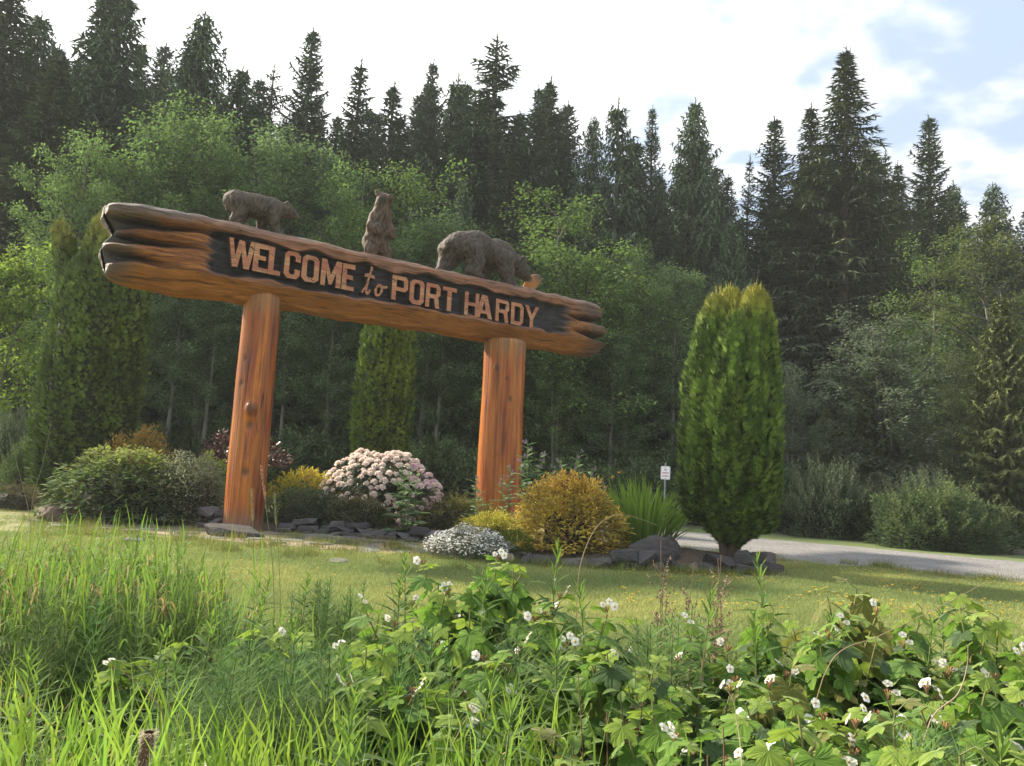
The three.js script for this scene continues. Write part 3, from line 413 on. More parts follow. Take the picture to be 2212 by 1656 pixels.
function fur(g, light, dark, seed, amp, tint) { // chisel-cut fur: streaks that run back and down
  const p = g.attributes.position, n = g.attributes.normal, col = [];
  for (let i = 0; i < p.count; i++) {
    const x = p.getX(i), y = p.getY(i), z = p.getZ(i), w = 0.4 * NZ(x * 3 + seed, y * 3, z * 3), q = NZ((x + w * 0.3) * 20 + seed, (y + w * 0.2) * 9 - x * 7, z * 20) + 0.6 * NZ((x + w * 0.3) * 42, y * 17 - x * 14, z * 42 + seed), k = q * amp;
    p.setXYZ(i, x + n.getX(i) * k, y + n.getY(i) * k, z + n.getZ(i) * k); let c = mixc(dark, light, clamp(0.5 + 0.75 * q)); c = mixc(c, tint, clamp(0.15 + 1.6 * fbm(x * 3, y * 3 + seed, z * 3, 3)) * 0.55); col.push(...c);
  }
  g.setAttribute('color', new THREE.Float32BufferAttribute(col, 3)); g.computeVertexNormals(); total += g.index.count / 3; return g;
}
const bearMat = new THREE.MeshStandardMaterial({ vertexColors: true, roughness: 0.8 });
const signTurn = sign.rotation.y;
const onBeam = (px, py) => { const q = onFace(px, py, DEPTH / 2); return V(fa.x, 0, fa.z).addScaledVector(ex, q.s).addScaledVector(ez, -DEPTH / 2).setY(beamTop(q.s)); };
const both = (rows) => rows.flatMap((c) => [c, [c[0], c[1], -c[2], c[3], c[4], c[5], -c[6], c[7]]]);
function feature(g, list) { return mergeGeometries([g.toNonIndexed(), ...list.map(([x, y, z, r, c]) => { const s = new THREE.IcosahedronGeometry(r, 2); s.translate(x, y, z); const a = []; for (let i = 0; i < s.attributes.position.count; i++) a.push(...c); s.setAttribute('color', new THREE.Float32BufferAttribute(a, 3)); s.deleteAttribute('uv'); return s; })]); }
{ // small walking bear
  const g = fur(blob([[-.50, .63, 0, .25, .0, .62, 0, .26], [0, .62, 0, .26, .34, .64, 0, .245], [.30, .70, 0, .17, .42, .68, 0, .15], [.42, .66, 0, .20, .70, .68, 0, .145], [.70, .68, 0, .145, .84, .66, 0, .12], [.84, .64, 0, .088, 1.02, .59, 0, .055], [.72, .80, .10, .03, .70, .85, .11, .032], [.72, .80, -.10, .03, .70, .85, -.11, .032], [-.70, .66, 0, .05, -.74, .58, 0, .03],
    [-.52, .55, .13, .19, -.45, .34, .15, .125], [-.45, .34, .15, .125, -.55, .15, .15, .08], [-.55, .15, .15, .08, -.44, .05, .15, .07], [-.50, .55, -.13, .19, -.30, .34, -.15, .12], [-.30, .34, -.15, .12, -.34, .15, -.15, .08], [-.34, .15, -.15, .08, -.22, .05, -.15, .07],
    [.33, .52, .13, .16, .38, .28, .15, .105], [.38, .28, .15, .105, .44, .07, .15, .075], [.44, .06, .15, .07, .56, .04, .15, .055], [.30, .52, -.13, .16, .20, .28, -.15, .10], [.20, .28, -.15, .10, .18, .07, -.15, .07], [.18, .06, -.15, .07, .30, .04, -.15, .055]], [.14, .42, 0, .95], 110, 26), [0.10, 0.078, 0.057], [0.014, 0.011, 0.009], 1, 0.014, [0.10, 0.076, 0.042]);
  const a = onBeam(505, 487), b = onBeam(592, 503), s = b.distanceTo(a) / 0.98;
  const o = part('bear_carving', feature(g, [[.99, .598, 0, .062, [0.15, 0.11, 0.08]], [1.055, .60, 0, .026, [0.03, 0.025, 0.022]], [.83, .725, .075, .014, [0.02, 0.016, 0.014]], [.83, .725, -.075, .014, [0.02, 0.016, 0.014]]]), bearMat, scene);
  tag(o, 'small carved brown bear walking along the left end of the log beam', 'bear carving'); o.position.copy(a).lerp(b, 0.52); o.position.y += 0.01; o.rotation.set(0, signTurn, Math.atan2(b.y - a.y, s), 'YXZ'); o.scale.setScalar(s * 1.02);
}
{ // standing bear
  const g = fur(blob([[-.04, .34, 0, .19, .0, .55, 0, .185], [0, .55, 0, .185, .05, .78, 0, .155], [.05, .78, 0, .15, .09, .95, 0, .12], [.09, .97, 0, .125, .13, 1.05, 0, .128], [.16, 1.04, 0, .08, .27, 1.07, 0, .05], [.06, 1.15, .105, .034, .05, 1.185, .12, .04], [.06, 1.15, -.105, .034, .05, 1.185, -.12, .04],
    ...both([[-.04, .30, .12, .145, .04, .16, .15, .11], [.04, .16, .15, .10, -.03, .06, .15, .065], [-.03, .045, .15, .055, .12, .035, .155, .045], [.04, .73, .13, .09, .07, .57, .19, .07], [.07, .57, .19, .07, .19, .50, .17, .055], [.19, .50, .17, .055, .22, .42, .16, .045]])], [.05, .6, 0, .68], 100, 34), [0.12, 0.082, 0.052], [0.015, 0.010, 0.007], 6, 0.010, [0.10, 0.042, 0.016]);
  const a = onBeam(812, 562); const d = (topY(828, 422, 0.001 + -a.z) - a.y) / 1.17;
  const claws = []; for (const s of [-1, 1]) for (let k = 0; k < 4; k++) { claws.push([.235, .385, s * .16 + (k - 1.5) * .022, .011, [0.03, 0.025, 0.02]], [.165, .02, s * .155 + (k - 1.5) * .024, .012, [0.03, 0.025, 0.02]]); }
  const o = part('bear_carving', feature(g, [[.235, 1.07, 0, .060, [0.19, 0.14, 0.10]], [.30, 1.085, 0, .024, [0.03, 0.025, 0.022]], [.205, 1.095, .055, .012, [0.02, 0.016, 0.014]], [.205, 1.095, -.055, .012, [0.02, 0.016, 0.014]], ...claws]), bearMat, scene);
  tag(o, 'carved brown bear standing upright on its hind legs on the beam', 'bear carving'); o.position.copy(a); o.position.y -= 0.01; o.rotation.y = signTurn - 1.45; o.scale.setScalar(d);
}
{ // large bear with a salmon
  const g = fur(blob([[-.52, .66, 0, .265, -.18, .71, 0, .285], [-.18, .71, 0, .285, .08, .64, 0, .235], [.08, .63, 0, .235, .36, .66, 0, .235], [.26, .79, 0, .16, .42, .79, 0, .155], [.42, .70, 0, .20, .74, .56, 0, .145], [.74, .55, 0, .145, .94, .43, 0, .130], [.94, .40, 0, .10, 1.14, .24, 0, .062], [.86, .62, .12, .035, .85, .68, .13, .04], [.86, .62, -.12, .035, .85, .68, -.13, .04], [-.78, .62, 0, .05, -.82, .54, 0, .035],
    [-.42, .55, .18, .21, -.30, .34, .20, .135], [-.30, .34, .20, .135, -.36, .14, .20, .10], [-.36, .14, .20, .10, -.22, .05, .20, .08], [-.62, .55, -.18, .22, -.64, .34, -.20, .145], [-.64, .34, -.20, .145, -.74, .14, -.20, .10], [-.74, .14, -.20, .10, -.62, .05, -.20, .08],
    [.34, .52, .19, .185, .38, .28, .21, .125], [.38, .28, .21, .125, .44, .07, .21, .09], [.44, .06, .21, .085, .58, .03, .21, .065], [.24, .52, -.19, .18, .14, .28, -.21, .12], [.14, .28, -.21, .12, .12, .07, -.21, .085], [.12, .06, -.21, .08, .26, .04, -.21, .065]], [.12, .46, 0, 1.02], 128, 24), [0.092, 0.071, 0.055], [0.014, 0.011, 0.009], 12, 0.015, [0.066, 0.046, 0.034]);
  const a = onBeam(975, 592), b = onBeam(1105, 620), s = b.distanceTo(a) / 1.36;
  const o = part('bear_carving', feature(g, [[1.09, .275, 0, .078, [0.13, 0.095, 0.075]], [1.17, .225, 0, .036, [0.05, 0.035, 0.03]], [1.02, .44, .085, .017, [0.02, 0.016, 0.014]], [1.02, .44, -.085, .016, [0.02, 0.016, 0.014]]]), bearMat, scene);
  tag(o, 'large carved grey-brown bear with lowered head near the right end of the beam', 'bear carving'); o.position.copy(a).lerp(b, 0.50); o.position.y -= 0.02; o.rotation.set(0, signTurn, Math.atan2(b.y - a.y, b.distanceTo(a)), 'YXZ'); o.scale.set(s, s * 0.90, s * 0.95);
  // the fish hangs across the jaws: head up to the right, tail down
  const pts = [], N = 26, Q = 14, c = new THREE.CatmullRomCurve3([V(.17, .14, 0), V(.08, .10, 0), V(-.02, .02, 0), V(-.10, -.13, 0), V(-.15, -.28, 0), V(-.17, -.36, 0)]), w = (t) => 0.028 + 0.075 * Math.pow(Math.sin(Math.PI * Math.pow(t, 0.72)), 0.8), tr = new Tris(); let prev;
  for (let i = 0; i <= N; i++) { const t = i / N, q = c.getPointAt(t), T = c.getTangentAt(t), U = V(-T.y, T.x, 0), rr2 = i === 0 ? 0.004 : w(t), rg = []; for (let j = 0; j < Q; j++) { const a2 = j / Q * 6.2832, v = q.clone().addScaledVector(U, Math.cos(a2) * rr2).add(V(0, 0, Math.sin(a2) * rr2 * 0.5)); rg.push(tr.v(v.x, v.y, v.z, mixc(mixc([0.10, 0.07, 0.05], [0.33, 0.14, 0.04], smooth(0.1, 0.35, t)), [0.42, 0.24, 0.10], clamp(0.5 * Math.cos(a2) + 0.2 * NZ(t * 9, j, 1))))); } if (prev) for (let j = 0; j < Q; j++) { const k = (j + 1) % Q; tr.i.push(prev[j], prev[k], rg[k], prev[j], rg[k], rg[j]); } prev = rg; }
  const fish = thing('fish_carving', 'carved orange salmon hanging from the mouth of the large bear', 'fish carving'); part('body', tr.geo(true), M.bark, fish);
  const fin = (pts2, z) => { const sh = new THREE.Shape(pts2.map(([x, y]) => new THREE.Vector2(x, y))), g2 = new THREE.ExtrudeGeometry(sh, { depth: 0.022, bevelEnabled: true, bevelSize: 0.004, bevelThickness: 0.004, bevelSegments: 1 }); g2.translate(0, 0, z); const a2 = []; for (let i = 0; i < g2.attributes.position.count; i++) a2.push(0.36, 0.19, 0.075); g2.setAttribute('color', new THREE.Float32BufferAttribute(a2, 3)); return g2; };
  part('tail_fin', fin([[-.155, -.33], [-.19, -.33], [-.26, -.45], [-.20, -.44], [-.11, -.45]], -.011), M.bark, fish); part('back_fin', fin([[-.12, -.10], [-.19, -.20], [-.18, -.25], [-.14, -.24]], -.011), M.bark, fish); part('side_fin', fin([[.0, -.06], [.05, -.16], [.02, -.18], [-.04, -.12]], .03), M.bark, fish);
  o.updateMatrixWorld(); fish.position.copy(o.localToWorld(V(1.18, .19, 0))); fish.rotation.y = signTurn; fish.scale.setScalar(s * 1.3);
}
// small hump of wood under the big bear's paws and the road sign
{
  const p = foot(1434, 20.2), s = thing('camping_sign', 'small white sign reading NO OVERNIGHT CAMPING on a thin steel pole', 'sign', p, 0.02), top = topY(1434.5, 1000.5, 20.2) - p.y, steel = new THREE.MeshStandardMaterial({ color: 0x9aa4ad, metalness: 0.6, roughness: 0.45 });
  const W = 0.240, H = 0.335, yc = topY(1434, 1022, 20.2) - p.y, sh = new THREE.Shape(), rr = 0.025; sh.moveTo(-W / 2 + rr, -H / 2); sh.lineTo(W / 2 - rr, -H / 2); sh.absarc(W / 2 - rr, -H / 2 + rr, rr, -Math.PI / 2, 0); sh.lineTo(W / 2, H / 2 - rr); sh.absarc(W / 2 - rr, H / 2 - rr, rr, 0, Math.PI / 2); sh.lineTo(-W / 2 + rr, H / 2); sh.absarc(-W / 2 + rr, H / 2 - rr, rr, Math.PI / 2, Math.PI); sh.lineTo(-W / 2, -H / 2 + rr); sh.absarc(-W / 2 + rr, -H / 2 + rr, rr, Math.PI, 1.5 * Math.PI);
  const g = new THREE.CylinderGeometry(0.022, 0.022, top, 12); g.translate(0, top / 2, -0.026); part('pole', g, steel, s);
  const cv = document.createElement('canvas'); cv.width = 360; cv.height = 506; const c = cv.getContext('2d'); c.fillStyle = '#f2f2f6'; c.fillRect(0, 0, 360, 506); c.strokeStyle = '#8d9096'; c.lineWidth = 5; c.strokeRect(20, 20, 320, 466); c.fillStyle = '#a8203c'; c.textAlign = 'center'; c.font = 'bold 92px sans-serif';
  for (const [t, y, k] of [['NO', 165, 0.75], ['OVERNIGHT', 290, 0.48], ['CAMPING', 410, 0.56]]) { c.save(); c.translate(180, y); c.scale(k, 1); c.fillText(t, 0, 0); c.restore(); }
  const tx = new THREE.CanvasTexture(cv); tx.colorSpace = THREE.SRGBColorSpace; tx.repeat.set(1 / W, 1 / H); tx.offset.set(0.5, 0.5);
  const pg = new THREE.ExtrudeGeometry(sh, { depth: 0.004, bevelEnabled: false }); pg.translate(0, yc, 0); const uv = pg.attributes.uv, q = pg.attributes.position; for (let i = 0; i < uv.count; i++) uv.setXY(i, q.getX(i), q.getY(i) - yc); part('panel', pg, new THREE.MeshStandardMaterial({ map: tx, roughness: 0.4 }), s);
  for (const k of [-1, 1]) { const b = new THREE.CylinderGeometry(0.010, 0.010, 0.008, 10); b.rotateX(Math.PI / 2); b.translate(0, yc + k * 0.145, 0.008); part('bolt', b, new THREE.MeshStandardMaterial({ color: 0x444444, metalness: 0.7, roughness: 0.4 }), s); }
}
// ================================================================ TREES
const BARK = [0.09, 0.078, 0.066], PALE = [0.21, 0.20, 0.18];
// o: H, R crown radius, start, droop, hang, n whorls, col, tip colours
function coniferGeo(seed, o) {
  const r = rngOf(seed), L = new Tris(), T = new Tris(), H = o.H, lean = r.s(0.012), P = (h) => [lean * h + 0.05 * NZ(h * 0.3, seed), 0.05 * NZ(h * 0.3, 5, seed)];
  const tp = []; for (let i = 0; i <= 12; i++) { const h = H * 0.985 * i / 12, q = P(h); tp.push(V(q[0], h, q[1])); } tp.push(V(tp[12].x, H * 1.012, tp[12].z)); T.tube(tp, o.H * 0.0125, 0.010, o.bark ?? BARK, 8);
  const step = o.step ?? 0.36; let h = H * o.start; const W0 = o.w ?? 0.068;
  while (h < H * 0.992) {
    const t = h / H, nb = Math.max(3, Math.round((o.nb ?? 9) * (0.6 + 0.5 * (1 - t)))), az0 = r() * 6.28, q = P(h);
    const prof = 1.18 * o.R * Math.pow(1 - t, o.pow ?? 0.8) * smooth(o.start - 0.12, o.start + 0.12, t) + 0.05;
    for (let b = 0; b < nb; b++) {
      if (r() < (o.gap ?? 0.08)) continue;
      const az = az0 + (b + r.s(0.35)) / nb * 6.28, len = prof * r.r(0.68, 1.12) * (r() < 0.08 ? 1.25 : 1), el = lerp(o.el0 ?? -0.05, o.el1 ?? 0.75, Math.pow(t, 1.6)) + r.s(0.12), dr = o.droop * (1 - 0.65 * t) * r.r(0.6, 1.3), up = o.up ?? 0.12;
      const cx = Math.cos(az), cz = Math.sin(az), ce = Math.cos(el), se = Math.sin(el); const bp = (s) => [q[0] + cx * ce * len * s, h + se * len * s - dr * len * s * s + up * len * s * s * s * s, q[1] + cz * ce * len * s];
      if (len > 0.5) T.tube([0, 0.5, 1].map((s) => V(...bp(s))), 0.006 + 0.012 * len, 0.004, o.bark ?? BARK, 3);
      const n = Math.max(2, Math.round(len / (o.dn ?? 0.145)));
      const bk = r.r(0.75, 1.2);
      for (let k = 0; k <= n; k++) {
        const s = 0.12 + 0.88 * k / n; if (s < 0.25 && len > 1.2 && r() < 0.5) continue;
        const p = bp(s), p2 = bp(Math.min(1.05, s + 0.08)), d = unit(p2[0] - p[0], p2[1] - p[1], p2[2] - p[2]), sx = -cz, sz = cx;
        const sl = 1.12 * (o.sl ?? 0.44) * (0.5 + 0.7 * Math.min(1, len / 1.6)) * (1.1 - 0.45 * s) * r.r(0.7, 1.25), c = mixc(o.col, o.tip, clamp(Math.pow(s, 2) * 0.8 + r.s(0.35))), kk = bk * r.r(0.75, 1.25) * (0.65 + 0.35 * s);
        for (const sd of [-1, 1]) {
          const m = r.r(0.35, 0.8), hg = o.hang * r.r(0.5, 1.4); const dd = unit(d[0] * m + sx * sd * 0.75, d[1] * m - hg + r.s(0.15), d[2] * m + sz * sd * 0.75), ss = flatSide(dd, r, 0.5);
          L.needle(p[0], p[1], p[2], ...dd, ...ss, sl, W0 * r.r(0.8, 1.4), c, kk);
          const mx = p[0] + dd[0] * sl * 0.35, my = p[1] + dd[1] * sl * 0.35, mz = p[2] + dd[2] * sl * 0.35, d2 = unit(dd[0] + d[0] * 0.9 + r.s(0.3), dd[1] - hg * 0.5 + r.s(0.25), dd[2] + d[2] * 0.9 + r.s(0.3));
          L.needle(mx, my, mz, ...d2, ...flatSide(d2, r, 0.6), sl * 0.6, W0 * 0.9, c, kk * 1.08);
          if (o.hang > 0.5 || r() < 0.45) { const d3 = unit(dd[0] * 0.3 + r.s(0.25), -0.9, dd[2] * 0.3 + r.s(0.25)); L.needle(mx, my, mz, ...d3, ...sideOf(d3, r), sl * (0.4 + 0.5 * o.hang), W0, c, kk * 0.92); }
        }
        if (k === n) L.needle(p[0], p[1], p[2], ...unit(d[0], d[1] - o.hang * 0.5, d[2]), sx, 0, sz, sl * 0.8, W0, c, kk * 1.1);
      }
    }
    h += step * r.r(0.7, 1.3) * (1 - 0.35 * t);
  }
  const e = P(H); L.needle(e[0], H * 0.95, e[1], o.nod ?? 0.02, 1, 0, 1, 0, 0, H * 0.06 + 0.25, 0.05, o.col, 1); for (let i = 0; i < 26; i++) { const y = H * r.r(0.955, 1.012), d = unit(r.s(1), 0.75, r.s(1)); L.needle(e[0], y, e[1], ...d, ...sideOf(d, r), r.r(0.12, 0.3) * (1.6 - (y / H - 0.955) * 18), 0.035, o.tip, r.r(0.8, 1.1)); };
  return { crown: L.geo(), trunk: T.geo(true), H };
}
const DK = [0.070, 0.108, 0.072], DKT = [0.124, 0.180, 0.104], CD = [0.088, 0.145, 0.082], CDT = [0.148, 0.222, 0.110];
const C = {
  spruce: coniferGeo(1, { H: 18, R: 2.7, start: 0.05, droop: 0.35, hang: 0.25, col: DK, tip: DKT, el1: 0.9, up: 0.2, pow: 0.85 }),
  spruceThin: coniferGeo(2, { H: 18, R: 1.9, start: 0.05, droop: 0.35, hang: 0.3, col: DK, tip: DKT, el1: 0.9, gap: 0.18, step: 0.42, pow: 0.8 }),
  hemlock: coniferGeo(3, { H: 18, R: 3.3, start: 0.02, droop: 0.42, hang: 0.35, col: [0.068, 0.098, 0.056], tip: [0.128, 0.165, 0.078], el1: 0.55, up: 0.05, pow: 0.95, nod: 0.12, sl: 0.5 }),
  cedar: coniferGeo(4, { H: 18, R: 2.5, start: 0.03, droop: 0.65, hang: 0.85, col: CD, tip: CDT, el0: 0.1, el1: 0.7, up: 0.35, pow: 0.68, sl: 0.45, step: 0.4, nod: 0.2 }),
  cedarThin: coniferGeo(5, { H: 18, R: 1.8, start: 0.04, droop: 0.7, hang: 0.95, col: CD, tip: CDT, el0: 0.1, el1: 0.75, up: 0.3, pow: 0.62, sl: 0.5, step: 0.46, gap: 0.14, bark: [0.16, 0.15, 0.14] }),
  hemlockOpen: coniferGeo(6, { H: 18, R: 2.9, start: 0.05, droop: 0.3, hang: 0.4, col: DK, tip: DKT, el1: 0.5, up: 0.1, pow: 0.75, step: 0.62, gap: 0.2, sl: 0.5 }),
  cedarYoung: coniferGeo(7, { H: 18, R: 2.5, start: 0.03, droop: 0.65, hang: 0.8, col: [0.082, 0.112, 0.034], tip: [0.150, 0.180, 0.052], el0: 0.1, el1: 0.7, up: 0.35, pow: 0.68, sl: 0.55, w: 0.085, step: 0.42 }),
};
const CKIND = { cedarYoung: 'cedar_tree',  spruce: 'spruce_tree', spruceThin: 'spruce_tree', hemlock: 'hemlock_tree', hemlockOpen: 'hemlock_tree', cedar: 'cedar_tree', cedarThin: 'cedar_tree' };
const protos = {};
function conifer(kind, px, py, d, wide, turn, label) {
  const p = foot(px, d, -0.05), top = at(px, py, d), h = top.y - p.y; p.x = top.x; const cj = rngOf(Math.round(px * 7 + py)), wj = wide * 1.52;
  const s = h / 18, sc = [s * wj, s, s * wj];
  if (!protos[kind]) { const g = protos[kind] = thing(CKIND[kind], label, 'tree'); part('trunk', C[kind].trunk, M.bark, g); part('crown', C[kind].crown, M.conifer, g); g.position.copy(p); g.rotation.y = turn; g.scale.set(...sc); return g; }
  const o = again(protos[kind], label, p, turn, sc); o.rotation.set(cj.s(0.025), turn, cj.s(0.025)); return o;
}
// the tree line from left to right: kind, top (pixel), distance, width factor, turn, label
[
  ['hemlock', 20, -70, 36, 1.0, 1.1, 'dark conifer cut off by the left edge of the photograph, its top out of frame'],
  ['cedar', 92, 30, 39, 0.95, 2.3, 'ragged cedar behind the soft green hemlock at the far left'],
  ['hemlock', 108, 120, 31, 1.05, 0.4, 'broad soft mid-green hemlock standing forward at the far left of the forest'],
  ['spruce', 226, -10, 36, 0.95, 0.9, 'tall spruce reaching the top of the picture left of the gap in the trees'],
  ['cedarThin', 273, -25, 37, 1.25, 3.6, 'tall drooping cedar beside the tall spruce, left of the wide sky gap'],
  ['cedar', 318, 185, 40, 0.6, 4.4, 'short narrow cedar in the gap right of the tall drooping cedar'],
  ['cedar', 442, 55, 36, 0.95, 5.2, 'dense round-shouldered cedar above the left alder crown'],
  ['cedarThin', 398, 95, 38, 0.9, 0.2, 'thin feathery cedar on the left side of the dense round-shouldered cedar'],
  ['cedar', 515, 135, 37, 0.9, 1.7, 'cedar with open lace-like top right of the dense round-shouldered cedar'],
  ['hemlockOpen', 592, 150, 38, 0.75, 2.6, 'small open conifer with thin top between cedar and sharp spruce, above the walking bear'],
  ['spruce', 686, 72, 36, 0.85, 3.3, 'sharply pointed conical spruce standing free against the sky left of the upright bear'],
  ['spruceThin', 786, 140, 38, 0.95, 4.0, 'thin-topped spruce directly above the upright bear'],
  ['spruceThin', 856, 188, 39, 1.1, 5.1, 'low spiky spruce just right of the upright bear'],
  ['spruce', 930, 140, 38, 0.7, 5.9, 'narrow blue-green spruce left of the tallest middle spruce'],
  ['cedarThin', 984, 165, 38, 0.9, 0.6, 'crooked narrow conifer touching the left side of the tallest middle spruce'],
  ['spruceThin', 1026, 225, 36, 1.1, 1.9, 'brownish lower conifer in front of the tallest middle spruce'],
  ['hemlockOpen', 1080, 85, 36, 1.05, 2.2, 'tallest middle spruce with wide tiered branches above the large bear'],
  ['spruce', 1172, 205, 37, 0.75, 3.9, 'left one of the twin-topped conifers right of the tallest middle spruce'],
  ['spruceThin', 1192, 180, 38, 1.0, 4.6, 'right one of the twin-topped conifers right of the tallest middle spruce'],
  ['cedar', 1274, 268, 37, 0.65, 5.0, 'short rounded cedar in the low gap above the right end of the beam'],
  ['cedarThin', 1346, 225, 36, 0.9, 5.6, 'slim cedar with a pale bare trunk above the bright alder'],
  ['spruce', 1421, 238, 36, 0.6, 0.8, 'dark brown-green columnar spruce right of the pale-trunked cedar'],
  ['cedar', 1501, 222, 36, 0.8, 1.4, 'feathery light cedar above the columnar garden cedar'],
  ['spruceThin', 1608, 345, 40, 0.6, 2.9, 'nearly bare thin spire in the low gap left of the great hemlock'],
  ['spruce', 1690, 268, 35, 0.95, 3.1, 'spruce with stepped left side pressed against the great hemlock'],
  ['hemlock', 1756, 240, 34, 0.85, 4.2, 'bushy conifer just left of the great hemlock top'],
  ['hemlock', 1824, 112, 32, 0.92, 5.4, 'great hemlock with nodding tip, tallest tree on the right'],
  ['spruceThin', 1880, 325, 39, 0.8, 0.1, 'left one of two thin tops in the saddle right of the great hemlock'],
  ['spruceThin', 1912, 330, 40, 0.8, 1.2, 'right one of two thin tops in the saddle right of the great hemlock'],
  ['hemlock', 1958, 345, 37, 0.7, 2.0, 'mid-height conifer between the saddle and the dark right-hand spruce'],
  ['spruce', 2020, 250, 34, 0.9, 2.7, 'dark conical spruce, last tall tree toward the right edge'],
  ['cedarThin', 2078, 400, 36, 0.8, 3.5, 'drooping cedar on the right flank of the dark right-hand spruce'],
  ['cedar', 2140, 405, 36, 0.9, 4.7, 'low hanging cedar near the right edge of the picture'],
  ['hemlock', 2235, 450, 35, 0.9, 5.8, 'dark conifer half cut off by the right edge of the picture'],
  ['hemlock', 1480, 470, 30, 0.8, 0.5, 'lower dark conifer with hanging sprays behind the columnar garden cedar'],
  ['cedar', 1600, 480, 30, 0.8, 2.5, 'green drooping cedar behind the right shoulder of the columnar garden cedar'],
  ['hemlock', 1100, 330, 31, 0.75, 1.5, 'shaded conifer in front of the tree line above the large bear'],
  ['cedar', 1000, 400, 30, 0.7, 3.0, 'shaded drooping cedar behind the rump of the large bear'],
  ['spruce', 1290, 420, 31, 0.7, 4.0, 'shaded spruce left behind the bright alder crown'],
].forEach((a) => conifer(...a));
{ // the wood behind, one dark mass
  const k = C.spruce, g = mergeGeometries([k.crown, (() => { const q = k.trunk.clone(); q.deleteAttribute('normal'); return q; })()]); const r = rngOf(31), list = [];
  for (let i = 0; i < 104; i++) { const px = -700 + i * 36 + r.s(22), d = r.r(41, 50); list.push([px, d, 0]); }
  const im = new THREE.InstancedMesh(g, M.conifer, list.length), m = new THREE.Matrix4(), q = new THREE.Quaternion(), top = (px) => px < 330 ? 150 : px < 700 ? 225 : px < 1200 ? 225 : px < 1320 ? 360 : px < 1560 ? 350 : px < 1680 ? 440 : px < 1900 ? 370 : px < 2080 ? 430 : 510;
  list.forEach(([px, d], i) => { const p = foot(px, d), h = topY(px, top(clamp(px, 0, 2212)) + r.s(55), d) - p.y, s = h / 18; q.setFromAxisAngle(V(0, 1, 0), r() * 6.28); m.compose(p, q, V(s * 1.5, s, s * 1.5)); im.setMatrixAt(i, m); const t = r.r(0.7, 1.05); im.setColorAt(i, new THREE.Color().setRGB(t, t, t)); });
  im.name = 'background_forest'; tag(im, 'dark mass of conifers closing the view behind the tree line', 'forest', null, 'stuff'); im.castShadow = im.receiveShadow = true; scene.add(im);
}
// ---- broad-leaved trees: stems, limbs and leaf clumps along them
function alderGeo(seed, o) {
  const r = rngOf(seed), L = new Tris(), T = new Tris(), H = o.H, stems = o.stems ?? 1; const cpts = [];
  for (let sidx = 0; sidx < stems; sidx++) {
    const a0 = r() * 6.28, ln = (stems > 1 ? 0.10 : 0.03) * r.r(0.6, 1.4), hh = H * (sidx ? r.r(0.72, 0.95) : 1), sp = (t) => V(Math.cos(a0) * ln * hh * t + 0.18 * NZ(t * 3, seed, sidx), hh * t * 0.97, Math.sin(a0) * ln * hh * t + 0.18 * NZ(t * 3, sidx + 3, seed));
    T.tube(Array.from({ length: 10 }, (_, i) => sp(i / 9)), (o.tr ?? 0.011) * hh + 0.015, 0.015, PALE, 7, [0.15, 0.14, 0.12]);
    const nl = Math.round((o.limbs ?? 46) / stems);
    for (let i = 0; i < nl; i++) {
      const t = lerp(o.base ?? 0.25, 0.99, Math.pow((i + r()) / nl, 0.85)), az = i * 2.4 + r.s(0.6), prof = Math.sin(Math.PI * clamp(lerp(0.16, 0.93, (t - (o.base ?? 0.25)) / (1 - (o.base ?? 0.25))))) , len = o.R * (0.35 + 0.75 * prof) * r.r(0.65, 1.12), p0 = sp(t), el = lerp(0.15, 0.95, t) + r.s(0.15);
      const pt = (s) => V(p0.x + Math.cos(az) * Math.cos(el) * len * s + 0.12 * NZ(s * 2, i, seed), p0.y + len * (Math.sin(el) * s - (o.droop ?? 0.15) * s * s), p0.z + Math.sin(az) * Math.cos(el) * len * s + 0.12 * NZ(i, s * 2, seed));
      T.tube([0, 0.35, 0.7, 1].map(pt), 0.010 + 0.012 * len, 0.005, [0.085, 0.08, 0.07], 4, [0.06, 0.052, 0.04]);
      const nc = Math.max(2, Math.round(len / (o.cs ?? 0.42)));
      for (let k = 0; k <= nc; k++) { const s = lerp(o.from ?? 0.3, 1.02, k / nc); const q = pt(s); q.x += r.s(0.22); q.y += r.s(0.18); q.z += r.s(0.22); cpts.push([q, r.r(0.26, 0.55) * (o.cr ?? 1), s * (0.5 + 0.5 * t)]); }
    }
  }
  const per = o.n / cpts.length;
  for (const [q, cr, out] of cpts) {
    const n = Math.round(per * r.r(0.5, 1.5)), ck = r.r(0.78, 1.2), cm = r();
    for (let i = 0; i < n; i++) { const u = rdir(r), rr = cr * Math.pow(r(), 0.45), x = q.x + u[0] * rr, y = q.y + u[1] * rr * 0.75, z = q.z + u[2] * rr; const d = unit(u[0] + r.s(0.8), u[1] * 0.4 - 0.15 + r.s(0.5), u[2] + r.s(0.8)), s = flatSide(d, r, 0.6), l = o.leaf * r.r(0.7, 1.25); L.leaf(x, y, z, ...d, ...s, l, l * 0.66, mixc(o.col, o.tip, clamp(cm * 0.4 + r() * 0.5 + 0.35 * u[1] * out)), ck * r.r(0.8, 1.2), 0.1); }
  }
  return { crown: L.geo(), trunk: T.geo(true), H };
}
const AG = [0.108, 0.190, 0.056], AT = [0.185, 0.290, 0.080];
